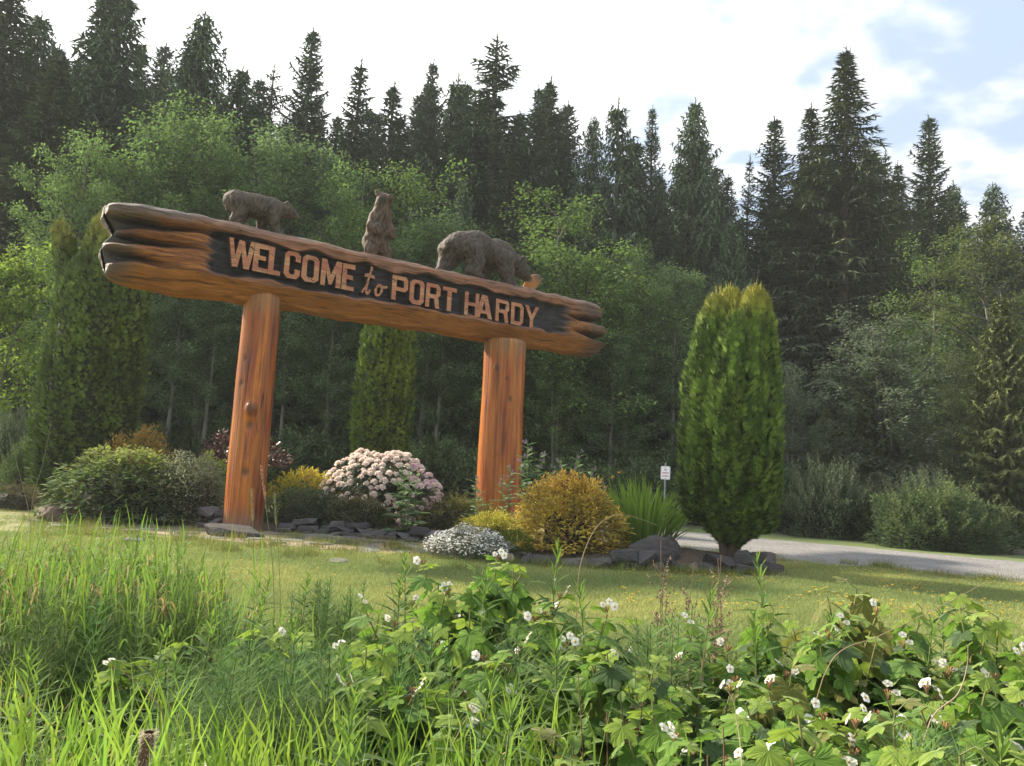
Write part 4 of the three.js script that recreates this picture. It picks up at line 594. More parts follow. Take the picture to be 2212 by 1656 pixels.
const A = {
  alder: alderGeo(41, { H: 10, R: 2.7, base: 0.3, limbs: 52, n: 22000, leaf: 0.10, col: AG, tip: AT, stems: 2 }),
  alderTall: alderGeo(42, { H: 10, R: 2.1, base: 0.32, limbs: 50, n: 17000, leaf: 0.105, col: [0.098, 0.170, 0.066], tip: [0.165, 0.250, 0.096], stems: 1 }),
  alderBright: alderGeo(43, { H: 8, R: 2.4, base: 0.15, limbs: 56, n: 22000, leaf: 0.085, col: [0.092, 0.165, 0.038], tip: [0.165, 0.26, 0.058], stems: 3 }),
  willow: alderGeo(44, { H: 7, R: 2.2, base: 0.08, limbs: 56, tr: 0.006, n: 19000, leaf: 0.10, col: [0.085, 0.125, 0.070], tip: [0.135, 0.18, 0.10], stems: 3, cr: 0.8 }),
  sparse: alderGeo(45, { H: 10, R: 2.6, base: 0.15, limbs: 46, tr: 0.006, n: 11000, leaf: 0.095, col: [0.075, 0.11, 0.032], tip: [0.13, 0.16, 0.045], stems: 1, cr: 0.75, cs: 0.5, droop: 0.3 }),
  maple: alderGeo(46, { H: 7, R: 2.4, base: 0.2, limbs: 40, n: 9000, leaf: 0.17, col: [0.11, 0.19, 0.032], tip: [0.24, 0.34, 0.05], stems: 2 }),
};
const AK = { alder: ['alder_tree', M.leaf], alderTall: ['alder_tree', M.leaf], alderBright: ['alder_tree', M.leaf], willow: ['willow_tree', M.leaf], sparse: ['young_tree', M.leaf], maple: ['maple_tree', M.thinleaf] };
function broadleaf(kind, px, py, d, wide, turn, label, lean = 0) {
  const top = at(px, py, d), p = foot(px, d, -0.05), h = top.y - p.y, s = h / A[kind].H; p.x = top.x - lean; const sc = [s * wide, s, s * wide];
  if (!protos[kind]) { const g = protos[kind] = thing(AK[kind][0], label, 'tree'); part('trunk', A[kind].trunk, M.bark, g); part('crown', A[kind].crown, AK[kind][1], g); g.position.copy(p); g.rotation.y = turn; g.scale.set(...sc); return g; }
  return again(protos[kind], label, p, turn, sc);
}
[
  ['alder', 330, 226, 27.5, 0.95, 0.3, 'largest alder, its bright crown rising behind the left end of the beam'],
  ['alder', 500, 262, 28, 0.85, 2.1, 'alder with rounded crown just right of the largest one, above the walking bear'],
  ['alder', 205, 330, 27, 0.75, 4.0, 'alder on the left flank of the largest one, above the big columnar cedar'],
  ['alderTall', 640, 310, 28, 1.1, 1.0, 'alder crown between the walking bear and the upright bear'],
  ['alder', 740, 375, 27, 0.8, 5.0, 'alder crown low behind the left side of the upright bear'],
  ['alderBright', 850, 375, 27, 1.0, 0.8, 'alder crown behind and right of the upright bear'],
  ['alderTall', 935, 480, 26, 1.1, 3.3, 'lower bright alder in front of the dark wood left of the large bear'],
  ['alderBright', 1240, 428, 25.5, 1.15, 2.0, 'bright yellow-green alder behind the fish and the right end of the beam'],
  ['alder', 1360, 560, 25.5, 0.8, 3.8, 'alder on the right flank of the bright one, left of the road sign'],
  ['alder', 1165, 545, 26.5, 0.7, 5.5, 'alder behind the top of the right post'],
  ['alderTall', 1470, 590, 25, 0.9, 0.2, 'darker alder left behind the columnar garden cedar'],
  ['alderTall', 400, 560, 25, 1.05, 2.8, 'shaded alder with pale leaning trunk left of the left post'],
  ['alderTall', 470, 600, 24.6, 1.0, 4.9, 'shaded alder with pale trunk close behind the left post'],
  ['alderTall', 300, 600, 25.5, 1.1, 5.7, 'shaded alder right of the big columnar cedar'],
  ['alderTall', 640, 590, 25, 1.0, 1.6, 'shaded alder with speckled trunk right of the left post'],
  ['alderTall', 735, 600, 24.6, 0.9, 0.6, 'shaded alder with two pale leaning stems left of the middle columnar cedar'],
  ['alderTall', 960, 610, 25, 1.0, 3.0, 'shaded alder between the middle columnar cedar and the right post'],
  ['alderTall', 1060, 620, 25, 1.0, 4.3, 'shaded alder directly behind the right post'],
  ['alder', 1215, 700, 24, 0.85, 1.3, 'shaded leafy alder low between right post and road sign'],
  ['alderTall', 1330, 720, 23.8, 1.2, 5.3, 'shaded leafy alder low behind the comfrey and iris'],
  ['willow', 1715, 790, 21.5, 0.75, 1.0, 'silver-green willow just right of the columnar garden cedar'],
  ['willow', 1925, 690, 22, 1.25, 2.2, 'tall silver-leaved willow right of the great hemlock skirt'],
  ['alderBright', 2010, 565, 26, 0.8, 4.4, 'green alder behind and above the silver-leaved willow'],
  ['sparse', 2052, 770, 20.5, 0.85, 0.7, 'thin young tree with a straight pale trunk at the right'],
  ['sparse', 2160, 500, 24, 1.2, 3.1, 'tall yellow-green loosely leaved tree at the right edge'],
  ['maple', 10, 540, 21, 0.8, 1.1, 'bright yellow-green maple at the left edge of the picture'],
].forEach((a) => broadleaf(...a));
{ // yellow-green young cedar at the right edge and a low one
  conifer('cedarYoung', 2155, 640, 20, 0.95, 2.0, 'young yellow-green cedar with hanging sprays at the right edge');
  conifer('cedarYoung', 1905, 760, 22.5, 1.1, 0.8, 'low young cedar half hidden by the silver-leaved willow');
  conifer('cedarYoung', 1780, 880, 24, 0.9, 1.8, 'small brownish young cedar at the foot of the great hemlock');
}
// ---- columnar garden cedars: leader columns clothed with upright sprays
function thuja(name, label, p, turn, o) {
  const r = rngOf(o.seed), L = new Tris(), K = new Tris(), T = new Tris(), g = thing(name, label, 'tree', p, turn);
  const rad1 = (l, t) => l.r * (smooth(-0.03, 0.10, t) * 0.62 + 0.38 * smooth(-0.08, 0.42, t)) * Math.pow(clamp(1 - Math.pow(t, l.pw ?? 5.5)), 0.6);
  const ctr = (l, t) => [l.x + (l.lx ?? 0) * t * t, lerp(l.y0, l.y1, t), l.z + (l.lz ?? 0) * t * t];
  const tot = o.leaders.reduce((a, l) => a + l.r * (l.y1 - l.y0), 0);
  for (const l of o.leaders) {
    const n = Math.round(o.n * l.r * (l.y1 - l.y0) / tot);
    for (let i = 0; i < n; i++) {
      const t = Math.pow(r(), 0.92), a = r() * 6.2832, c = ctr(l, t), lump = 1 + 0.26 * NZ(Math.cos(a) * 2.4 + l.x * 5, c[1] * 0.9, Math.sin(a) * 2.4) + 0.16 * NZ(Math.cos(a) * 5, c[1] * 3.2 + l.x * 9, Math.sin(a) * 5), cleftShade = clamp(1 + 2.0 * (lump - 1), 0.45, 1.3), R = rad1(l, t) * (lump + 0.10 * NZ(Math.cos(a) * 7 + l.x * 9, c[1] * 3.6 + l.z * 7, Math.sin(a) * 7)), dep = Math.pow(r(), 2) * 0.22, x = c[0] + Math.cos(a) * R * (1 - dep), z = c[2] + Math.sin(a) * R * (1 - dep), y = c[1];
      let hid = false; for (const m of o.leaders) if (m !== l) { const tm = (y - m.y0) / (m.y1 - m.y0); if (tm > 0 && tm < 1) { const cm = ctr(m, tm); if (Math.hypot(x - cm[0], z - cm[2]) < rad1(m, tm) * 0.8) { hid = true; break; } } } if (hid) continue;
      const top = smooth(o.topAt ?? 0.72, 1.0, (y - o.y0) / (o.y1 - o.y0)), ox = Math.cos(a), oz = Math.sin(a), up = lerp(0.45, 1.9, t) + r.s(0.35), d = unit(ox + r.s(0.45), up, oz + r.s(0.45)), sd = unit(-oz + r.s(0.6), r.s(0.6), ox + r.s(0.6));
      const strand = NZ(Math.cos(a) * 7 + l.x * 9, y * 3.6 + l.z * 7, Math.sin(a) * 7), fresh = clamp(0.5 + 0.6 * NZ(x * 2.2, y * 1.6, z * 2.2) + 1.1 * strand * (o.sk ?? 1) + r.s(0.22)); let cc = mixc(o.col, o.tip, fresh); cc = mixc(cc, o.gold, clamp(top * 1.25 + r.s(0.3) * top)); const k = r.r(0.85, 1.15) * (1 - dep * 2.2) * cleftShade * (1 + 0.55 * (o.sk ?? 1) * strand), S = (o.size ?? 0.11) * r.r(0.7, 1.25) * (1 + 0.35 * top), W = S * 0.22;  // clefts and deeper sprays darker, shade painted into the spray colour
      for (let b = -2; b <= 2; b++) { const q = b * 0.36 + r.s(0.1), dd = unit(d[0] * Math.cos(q) + sd[0] * Math.sin(q), d[1] * Math.cos(q) + sd[1] * Math.sin(q), d[2] * Math.cos(q) + sd[2] * Math.sin(q)), l2 = S * (1 - 0.16 * Math.abs(b)); L.needle(x, y, z, ...dd, ...unit(sd[0] * Math.cos(q) - d[0] * Math.sin(q), sd[1] * Math.cos(q) - d[1] * Math.sin(q), sd[2] * Math.cos(q) - d[2] * Math.sin(q)), l2, W, cc, k * (1 - 0.05 * Math.abs(b))); }
    }
    // leader tips stand out of the top
    for (let i = 0; i < (l.tips ?? 10); i++) { const a = r() * 6.28, t = r.r(0.86, 1.0), c = ctr(l, t), R = rad1(l, t) * r.r(0.4, 1), x = c[0] + Math.cos(a) * R, z = c[2] + Math.sin(a) * R, hgt = r.r(0.12, 0.30) * (o.tipk ?? 1); for (let k = 0; k < 7; k++) { const y = c[1] + hgt * k / 7, d = unit(r.s(0.5), 1.0, r.s(0.5)); L.needle(x, y, z, ...d, ...sideOf(d, r), 0.10, 0.014, mixc(o.gold, o.tip, 0.3 * r()), r.r(0.8, 1.2)); } }
    // added dark core that blocks the light and stands for inner shade
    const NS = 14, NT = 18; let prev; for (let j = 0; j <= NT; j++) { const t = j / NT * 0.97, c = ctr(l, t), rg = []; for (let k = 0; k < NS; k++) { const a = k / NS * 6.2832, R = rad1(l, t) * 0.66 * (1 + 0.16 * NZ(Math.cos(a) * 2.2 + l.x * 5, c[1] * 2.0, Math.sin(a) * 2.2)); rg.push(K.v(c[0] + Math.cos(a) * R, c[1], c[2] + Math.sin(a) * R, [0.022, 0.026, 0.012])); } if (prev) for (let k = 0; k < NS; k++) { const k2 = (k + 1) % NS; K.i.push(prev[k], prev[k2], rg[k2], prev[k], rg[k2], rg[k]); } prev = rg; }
  }
  for (const [x, z, dx, dz, rr] of o.trunks) T.tube([V(x * 0.3, -0.1, z * 0.3), V(x * 0.6, 0.12, z * 0.6), V(x, 0.35, z), V(x + dx, 0.9, z + dz)], rr, rr * 0.6, [0.085, 0.062, 0.048], 8);
  part('trunk', T.geo(true), M.bark, g); part('crown', L.geo(), M.thuja, g); part('blocking_core', K.geo(), M.dull, g); return g;
}
M.thuja = new THREE.MeshStandardMaterial({ vertexColors: true, roughness: 0.9, side: THREE.DoubleSide, flatShading: true });
const TC = [0.066, 0.125, 0.024], TT = [0.150, 0.235, 0.040], TG = [0.34, 0.33, 0.06];
{ const d = 11.25, p = foot(1573, d, 0.12), m = d / F; // widths on the sheet -> metres
  const hh = (py) => topY(1575, py, d) - p.y;
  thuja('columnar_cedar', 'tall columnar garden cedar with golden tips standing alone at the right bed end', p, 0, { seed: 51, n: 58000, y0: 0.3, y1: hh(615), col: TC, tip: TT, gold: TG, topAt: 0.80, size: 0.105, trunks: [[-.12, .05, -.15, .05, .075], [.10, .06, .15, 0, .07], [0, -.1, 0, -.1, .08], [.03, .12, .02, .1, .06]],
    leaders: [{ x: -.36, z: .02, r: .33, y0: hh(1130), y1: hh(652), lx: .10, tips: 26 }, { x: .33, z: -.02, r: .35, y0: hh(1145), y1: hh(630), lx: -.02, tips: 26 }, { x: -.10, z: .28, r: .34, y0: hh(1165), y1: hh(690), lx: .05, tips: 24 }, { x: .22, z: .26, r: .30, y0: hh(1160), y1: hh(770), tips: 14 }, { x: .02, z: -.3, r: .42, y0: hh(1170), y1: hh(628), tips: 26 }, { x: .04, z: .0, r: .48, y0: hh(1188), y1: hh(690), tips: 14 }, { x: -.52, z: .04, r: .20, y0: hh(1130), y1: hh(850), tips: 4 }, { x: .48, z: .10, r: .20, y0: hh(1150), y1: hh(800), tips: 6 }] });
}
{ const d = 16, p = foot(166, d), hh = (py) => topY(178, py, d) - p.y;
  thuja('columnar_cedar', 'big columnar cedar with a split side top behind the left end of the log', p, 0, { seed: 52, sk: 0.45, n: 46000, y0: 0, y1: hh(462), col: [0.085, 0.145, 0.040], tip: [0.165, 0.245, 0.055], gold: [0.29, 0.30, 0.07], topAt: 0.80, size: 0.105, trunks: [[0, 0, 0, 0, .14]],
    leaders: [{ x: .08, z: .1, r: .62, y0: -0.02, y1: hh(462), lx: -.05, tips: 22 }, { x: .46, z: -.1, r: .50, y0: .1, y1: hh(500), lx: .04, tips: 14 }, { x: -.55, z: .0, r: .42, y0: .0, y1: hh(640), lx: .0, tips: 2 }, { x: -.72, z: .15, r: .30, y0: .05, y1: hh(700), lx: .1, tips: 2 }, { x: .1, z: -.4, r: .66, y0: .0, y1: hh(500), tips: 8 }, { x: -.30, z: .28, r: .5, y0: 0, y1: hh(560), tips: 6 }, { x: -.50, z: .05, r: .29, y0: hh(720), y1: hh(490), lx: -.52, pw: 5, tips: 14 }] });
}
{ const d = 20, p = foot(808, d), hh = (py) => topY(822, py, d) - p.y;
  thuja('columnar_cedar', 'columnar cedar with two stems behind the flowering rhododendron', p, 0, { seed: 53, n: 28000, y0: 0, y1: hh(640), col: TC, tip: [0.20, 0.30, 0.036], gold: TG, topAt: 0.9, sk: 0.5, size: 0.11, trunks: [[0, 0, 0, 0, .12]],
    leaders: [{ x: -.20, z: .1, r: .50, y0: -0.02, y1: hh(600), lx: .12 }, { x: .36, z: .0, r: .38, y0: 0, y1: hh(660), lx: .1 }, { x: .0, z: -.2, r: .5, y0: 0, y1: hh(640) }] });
}
// ================================================================ SHRUBS OF THE GARDEN AND THE FOREST EDGE
// o: rx, ry, rz, n, leaf, w, col, tip, gold (top), up, lumps
function shrubGeo(seed, o) {
  const r = rngOf(seed), L = new Tris(), T = new Tris();
  for (let i = 0; i < o.n; i++) {
    const az = r() * 6.2832, se = r.r(-0.08, 1), ce = Math.sqrt(Math.max(0, 1 - se * se)), ux = Math.cos(az) * ce, uz = Math.sin(az) * ce; const lump = 1 + (o.lump ?? 0.16) * NZ(ux * 2.4 + seed, se * 2.4, uz * 2.4) * 1.6 + 0.10 * NZ(ux * 7, se * 7 + seed, uz * 7), rr = (1 - (o.deep ?? 0.42) * r() * r()) * lump, x = ux * o.rx * rr, y = Math.max(0.02, se * o.ry * rr + (o.lift ?? 0)), z = uz * o.rz * rr;
    const up = o.up ?? 0.35, d = unit(ux * 0.9 + r.s(0.75), se * 0.4 + up + r.s(0.5), uz * 0.9 + r.s(0.75)), s = flatSide(d, r, 0.55), l = o.leaf * r.r(0.65, 1.25), tone = clamp(0.5 + 0.9 * NZ(x * 3 + seed, y * 3, z * 3) + r.s(0.35)); let c = mixc(o.col, o.tip, tone); if (o.gold) c = mixc(c, o.gold, clamp(smooth(o.g0 ?? 0.55, o.g1 ?? 1, y / o.ry) + r.s(0.25)) * (o.gk ?? 0.8)); if (o.odd && r() < (o.oddk ?? 0.05)) c = o.odd;
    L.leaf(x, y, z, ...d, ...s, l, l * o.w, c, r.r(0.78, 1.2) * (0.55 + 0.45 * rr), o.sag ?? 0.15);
  }
  const ns = o.sprigs ?? 0; for (let i = 0; i < ns; i++) { // leafy shoots that stand out of the dome
    const az = r() * 6.2832, se = r.r(0.25, 1), ce = Math.sqrt(1 - se * se), b = [Math.cos(az) * ce * o.rx * 0.9, se * o.ry * 0.92, Math.sin(az) * ce * o.rz * 0.9], d = unit(Math.cos(az) * ce * 0.7 + r.s(0.3), se + 0.4, Math.sin(az) * ce * 0.7 + r.s(0.3)), len = (o.sprig ?? 0.2) * r.r(0.6, 1.3), nn = Math.round(len / o.leaf * 4.5); T.tube([V(...b), V(b[0] + d[0] * len, b[1] + d[1] * len, b[2] + d[2] * len)], 0.004, 0.002, [0.12, 0.08, 0.04], 3);
    for (let k = 0; k < nn; k++) { const t = k / nn, a = k * 2.4, e = unit(d[0] * 0.7 + Math.cos(a) * 0.8, d[1] * 0.7 + 0.1, d[2] * 0.7 + Math.sin(a) * 0.8), l = o.leaf * (1.05 - 0.45 * t); L.leaf(b[0] + d[0] * len * t, b[1] + d[1] * len * t, b[2] + d[2] * len * t, ...e, ...flatSide(e, r, 0.4), l, l * o.w, mixc(o.tip, o.gold ?? o.tip, t), r.r(0.85, 1.2), 0.15); } }
  for (let i = 0; i < (o.stems ?? 14); i++) { const az = r() * 6.2832, q = r.r(0.2, 0.85), h = r.r(0.4, 0.8); T.tube([V(Math.cos(az) * 0.06, -0.03, Math.sin(az) * 0.06), V(Math.cos(az) * o.rx * q * 0.5, o.ry * h * 0.6, Math.sin(az) * o.rz * q * 0.5), V(Math.cos(az) * o.rx * q * 0.85, o.ry * h, Math.sin(az) * o.rz * q * 0.85)], 0.012, 0.005, o.bark ?? [0.10, 0.075, 0.05], 4); }
  // added dark core, solid shade behind the leaves
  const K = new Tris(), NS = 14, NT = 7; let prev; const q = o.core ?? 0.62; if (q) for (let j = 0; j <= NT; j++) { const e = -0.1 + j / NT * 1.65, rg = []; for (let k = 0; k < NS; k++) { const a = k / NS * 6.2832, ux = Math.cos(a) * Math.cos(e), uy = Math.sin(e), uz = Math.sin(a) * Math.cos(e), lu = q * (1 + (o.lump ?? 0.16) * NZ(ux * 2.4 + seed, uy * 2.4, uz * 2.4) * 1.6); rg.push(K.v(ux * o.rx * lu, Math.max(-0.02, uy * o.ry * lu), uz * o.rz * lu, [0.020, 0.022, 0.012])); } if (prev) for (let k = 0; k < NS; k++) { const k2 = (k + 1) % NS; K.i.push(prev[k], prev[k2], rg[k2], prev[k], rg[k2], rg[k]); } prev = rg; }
  return { leaves: L.geo(), stems: T.geo(true), core: q ? K.geo() : null };
}
function shrub(name, label, p, turn, seed, o, m = M.leaf, cat = 'shrub') { const k = shrubGeo(seed, o), g = thing(name, label, cat, p, turn); part('foliage', k.leaves, m, g); part('stems', k.stems, M.bark, g, 'stuff'); if (k.core) part('shade_core', k.core, M.dull, g); return g; }
const mx = (d, px) => px * d / F; // sheet pixels -> metres at a distance
const DG = [0.045, 0.075, 0.030], MG = [0.085, 0.125, 0.045];
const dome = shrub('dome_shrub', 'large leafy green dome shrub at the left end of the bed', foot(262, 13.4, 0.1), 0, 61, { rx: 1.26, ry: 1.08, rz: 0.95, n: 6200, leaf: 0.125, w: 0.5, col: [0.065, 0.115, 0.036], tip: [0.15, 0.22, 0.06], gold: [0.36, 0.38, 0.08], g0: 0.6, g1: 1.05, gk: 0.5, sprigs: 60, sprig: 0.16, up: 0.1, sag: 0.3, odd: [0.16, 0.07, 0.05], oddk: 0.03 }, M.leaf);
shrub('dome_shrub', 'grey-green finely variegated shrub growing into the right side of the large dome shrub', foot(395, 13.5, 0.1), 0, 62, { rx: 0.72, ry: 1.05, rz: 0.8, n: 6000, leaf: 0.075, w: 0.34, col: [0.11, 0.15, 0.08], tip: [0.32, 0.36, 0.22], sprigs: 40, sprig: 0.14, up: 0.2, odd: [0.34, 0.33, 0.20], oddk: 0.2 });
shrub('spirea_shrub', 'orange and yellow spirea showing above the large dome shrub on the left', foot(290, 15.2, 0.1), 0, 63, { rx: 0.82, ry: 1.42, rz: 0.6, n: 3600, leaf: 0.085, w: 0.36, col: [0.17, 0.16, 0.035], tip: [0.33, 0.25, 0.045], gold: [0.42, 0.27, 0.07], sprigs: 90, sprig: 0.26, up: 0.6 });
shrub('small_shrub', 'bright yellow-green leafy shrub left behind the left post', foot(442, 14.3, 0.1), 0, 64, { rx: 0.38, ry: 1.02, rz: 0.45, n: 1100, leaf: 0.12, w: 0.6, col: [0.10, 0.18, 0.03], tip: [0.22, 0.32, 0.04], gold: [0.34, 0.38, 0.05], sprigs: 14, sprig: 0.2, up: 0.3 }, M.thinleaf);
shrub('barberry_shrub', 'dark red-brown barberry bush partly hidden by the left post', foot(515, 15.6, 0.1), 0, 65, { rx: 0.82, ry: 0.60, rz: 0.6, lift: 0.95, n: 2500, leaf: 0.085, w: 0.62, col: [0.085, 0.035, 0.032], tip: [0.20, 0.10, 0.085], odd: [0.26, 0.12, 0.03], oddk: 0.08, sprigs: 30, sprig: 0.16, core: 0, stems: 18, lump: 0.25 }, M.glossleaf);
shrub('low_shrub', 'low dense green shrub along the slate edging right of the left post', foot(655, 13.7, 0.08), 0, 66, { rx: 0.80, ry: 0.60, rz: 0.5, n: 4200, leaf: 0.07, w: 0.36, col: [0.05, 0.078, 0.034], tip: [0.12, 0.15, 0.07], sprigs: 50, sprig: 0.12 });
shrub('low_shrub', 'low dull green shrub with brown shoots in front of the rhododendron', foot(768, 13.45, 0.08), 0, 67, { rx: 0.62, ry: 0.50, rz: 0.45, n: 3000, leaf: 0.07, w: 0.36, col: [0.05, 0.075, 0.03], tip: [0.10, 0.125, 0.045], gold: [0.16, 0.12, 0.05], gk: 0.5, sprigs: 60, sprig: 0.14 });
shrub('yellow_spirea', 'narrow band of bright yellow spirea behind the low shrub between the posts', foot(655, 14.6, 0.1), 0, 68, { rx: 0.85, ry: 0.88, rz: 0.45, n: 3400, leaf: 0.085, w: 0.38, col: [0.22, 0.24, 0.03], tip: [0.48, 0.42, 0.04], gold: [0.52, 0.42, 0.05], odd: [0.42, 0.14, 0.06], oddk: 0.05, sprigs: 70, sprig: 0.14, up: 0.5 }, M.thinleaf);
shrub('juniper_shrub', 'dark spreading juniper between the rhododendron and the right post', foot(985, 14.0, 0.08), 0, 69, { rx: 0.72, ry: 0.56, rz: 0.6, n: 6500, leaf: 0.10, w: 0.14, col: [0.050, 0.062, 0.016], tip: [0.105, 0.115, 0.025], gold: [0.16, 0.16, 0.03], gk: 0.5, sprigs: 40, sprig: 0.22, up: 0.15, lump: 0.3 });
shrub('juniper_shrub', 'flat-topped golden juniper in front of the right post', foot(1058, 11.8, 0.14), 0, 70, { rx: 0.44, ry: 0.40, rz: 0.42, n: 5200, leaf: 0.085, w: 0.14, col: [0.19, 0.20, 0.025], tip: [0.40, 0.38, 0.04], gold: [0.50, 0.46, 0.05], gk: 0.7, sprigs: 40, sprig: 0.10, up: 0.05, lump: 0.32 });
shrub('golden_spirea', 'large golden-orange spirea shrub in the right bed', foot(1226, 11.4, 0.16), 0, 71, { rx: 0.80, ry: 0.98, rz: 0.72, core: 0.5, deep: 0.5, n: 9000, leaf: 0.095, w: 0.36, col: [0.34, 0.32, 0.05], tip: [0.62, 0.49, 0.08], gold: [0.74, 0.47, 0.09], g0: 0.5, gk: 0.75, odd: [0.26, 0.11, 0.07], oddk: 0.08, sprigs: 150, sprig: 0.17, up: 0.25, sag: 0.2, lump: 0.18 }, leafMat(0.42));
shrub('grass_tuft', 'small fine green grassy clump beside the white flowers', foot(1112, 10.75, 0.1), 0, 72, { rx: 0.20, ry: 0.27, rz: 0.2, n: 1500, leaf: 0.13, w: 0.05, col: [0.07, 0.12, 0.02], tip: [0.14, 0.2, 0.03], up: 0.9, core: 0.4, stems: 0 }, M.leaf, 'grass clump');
// rhododendron: leaf whorls and many single flower trusses
{
  const p = foot(818, 14.7, 0.08), r = rngOf(81), g = thing('rhododendron', 'rounded rhododendron covered in pale pink and cream flower trusses', 'shrub', p);
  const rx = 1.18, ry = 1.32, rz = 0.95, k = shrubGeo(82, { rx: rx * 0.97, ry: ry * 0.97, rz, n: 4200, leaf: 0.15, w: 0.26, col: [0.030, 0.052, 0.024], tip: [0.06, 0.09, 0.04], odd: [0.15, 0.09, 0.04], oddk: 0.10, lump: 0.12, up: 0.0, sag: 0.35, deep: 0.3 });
  part('foliage', k.leaves, M.glossleaf, g); part('stems', k.stems, M.bark, g); part('shade_core', k.core, M.dull, g);
  const truss = (seed, c0, c1) => { const q = rngOf(seed), t = new Tris(); for (let f = 0; f < 13; f++) { if (f && q() < 0.25) continue; const d = f === 0 ? [0, 1, 0] : (() => { const a = f * 2.4, e = 0.25 + 0.95 * Math.pow(f / 13, 0.8); return [Math.cos(a) * Math.sin(e), Math.cos(e), Math.sin(a) * Math.sin(e)]; })(); const s = sideOf(d, q), u = [d[1] * s[2] - d[2] * s[1], d[2] * s[0] - d[0] * s[2], d[0] * s[1] - d[1] * s[0]], b = [d[0] * 0.045, d[1] * 0.045, d[2] * 0.045], col = mixc(c0, c1, q()); for (let k2 = 0; k2 < 5; k2++) { const a = k2 / 5 * 6.283, o = [s[0] * Math.cos(a) + u[0] * Math.sin(a), s[1] * Math.cos(a) + u[1] * Math.sin(a), s[2] * Math.cos(a) + u[2] * Math.sin(a)], sd = [-s[0] * Math.sin(a) + u[0] * Math.cos(a), -s[1] * Math.sin(a) + u[1] * Math.cos(a), -s[2] * Math.sin(a) + u[2] * Math.cos(a)], dd = unit(d[0] * 0.75 + o[0] * 0.7, d[1] * 0.75 + o[1] * 0.7, d[2] * 0.75 + o[2] * 0.7); t.leaf(...b, ...dd, ...sd, 0.052, 0.042, col, q.r(0.9, 1.08), 0, -0.2); } } return t.geo(); };
  const cream = [[0.80, 0.66, 0.60], [0.86, 0.80, 0.74]], pink = [[0.76, 0.54, 0.60], [0.82, 0.68, 0.72]], gs = [truss(1, ...cream), truss(2, ...cream), truss(3, ...cream), truss(4, ...pink), truss(5, ...pink)];
  const taken = []; for (let i = 0; i < 5000 && taken.length < 298; i++) { const az = r() * 6.2832, se = r.r(-0.02, 1), ce = Math.sqrt(1 - se * se), ux = Math.cos(az) * ce, uz = Math.sin(az) * ce; if (uz < -0.45) continue; const band = NZ(ux * 2.2 + 3, se * 5.5, uz * 2.2); if (band < -0.36 && se < 0.85) continue; const lump = 1 + 0.12 * NZ(ux * 2.4 + 82, se * 2.4, uz * 2.4) * 1.6, q = V(ux * rx * lump, se * ry * lump, uz * rz * lump); if (taken.some((t) => t.distanceTo(q) < 0.078)) continue; taken.push(q); const o = part('flower_truss', gs[(ux > 0.45 && r() < 0.65) ? 3 + Math.floor(r() * 2) : Math.floor(r() * 3)], M.petal, g); o.position.copy(q); o.quaternion.setFromUnitVectors(V(0, 1, 0), V(ux * 0.8 + r.s(0.2), se + 0.45, uz * 0.8 + r.s(0.2)).normalize()); o.scale.setScalar(r.r(0.6, 1.05)); }
}
// snow-in-summer: grey-green cushion under a froth of tiny white flowers
{
  const p = foot(1012, 10.6, 0.04), k = shrubGeo(85, { rx: 0.58, ry: 0.30, rz: 0.42, n: 4200, leaf: 0.05, w: 0.12, col: [0.12, 0.15, 0.09], tip: [0.22, 0.25, 0.17], up: 0.8, core: 0.5, stems: 0 }), g = thing('snow_in_summer', 'low cushion of tiny white flowers at the left front corner of the right bed', 'flowers', p), r = rngOf(86), t = new Tris(); part('foliage', k.leaves, M.leaf, g); part('shade_core', k.core, M.dull, g);
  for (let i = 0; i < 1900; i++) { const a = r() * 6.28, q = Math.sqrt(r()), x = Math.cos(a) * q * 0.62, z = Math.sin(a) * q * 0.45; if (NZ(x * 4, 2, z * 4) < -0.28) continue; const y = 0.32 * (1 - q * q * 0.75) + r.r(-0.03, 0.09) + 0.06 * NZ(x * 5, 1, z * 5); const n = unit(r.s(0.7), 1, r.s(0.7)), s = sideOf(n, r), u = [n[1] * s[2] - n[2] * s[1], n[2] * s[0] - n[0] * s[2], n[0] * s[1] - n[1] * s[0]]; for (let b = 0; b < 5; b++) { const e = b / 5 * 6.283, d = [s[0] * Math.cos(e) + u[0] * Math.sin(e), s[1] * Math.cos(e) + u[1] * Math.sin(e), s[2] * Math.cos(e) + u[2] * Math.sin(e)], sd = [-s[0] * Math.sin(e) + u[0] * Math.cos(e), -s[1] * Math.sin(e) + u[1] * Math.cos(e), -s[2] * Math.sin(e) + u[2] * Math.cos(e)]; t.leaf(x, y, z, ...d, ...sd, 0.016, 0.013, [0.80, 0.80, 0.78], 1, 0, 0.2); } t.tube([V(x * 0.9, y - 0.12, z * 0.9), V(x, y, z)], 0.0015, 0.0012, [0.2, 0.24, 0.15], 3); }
  part('tiny_flowers', t.geo(), M.petal, g, 'stuff');
}
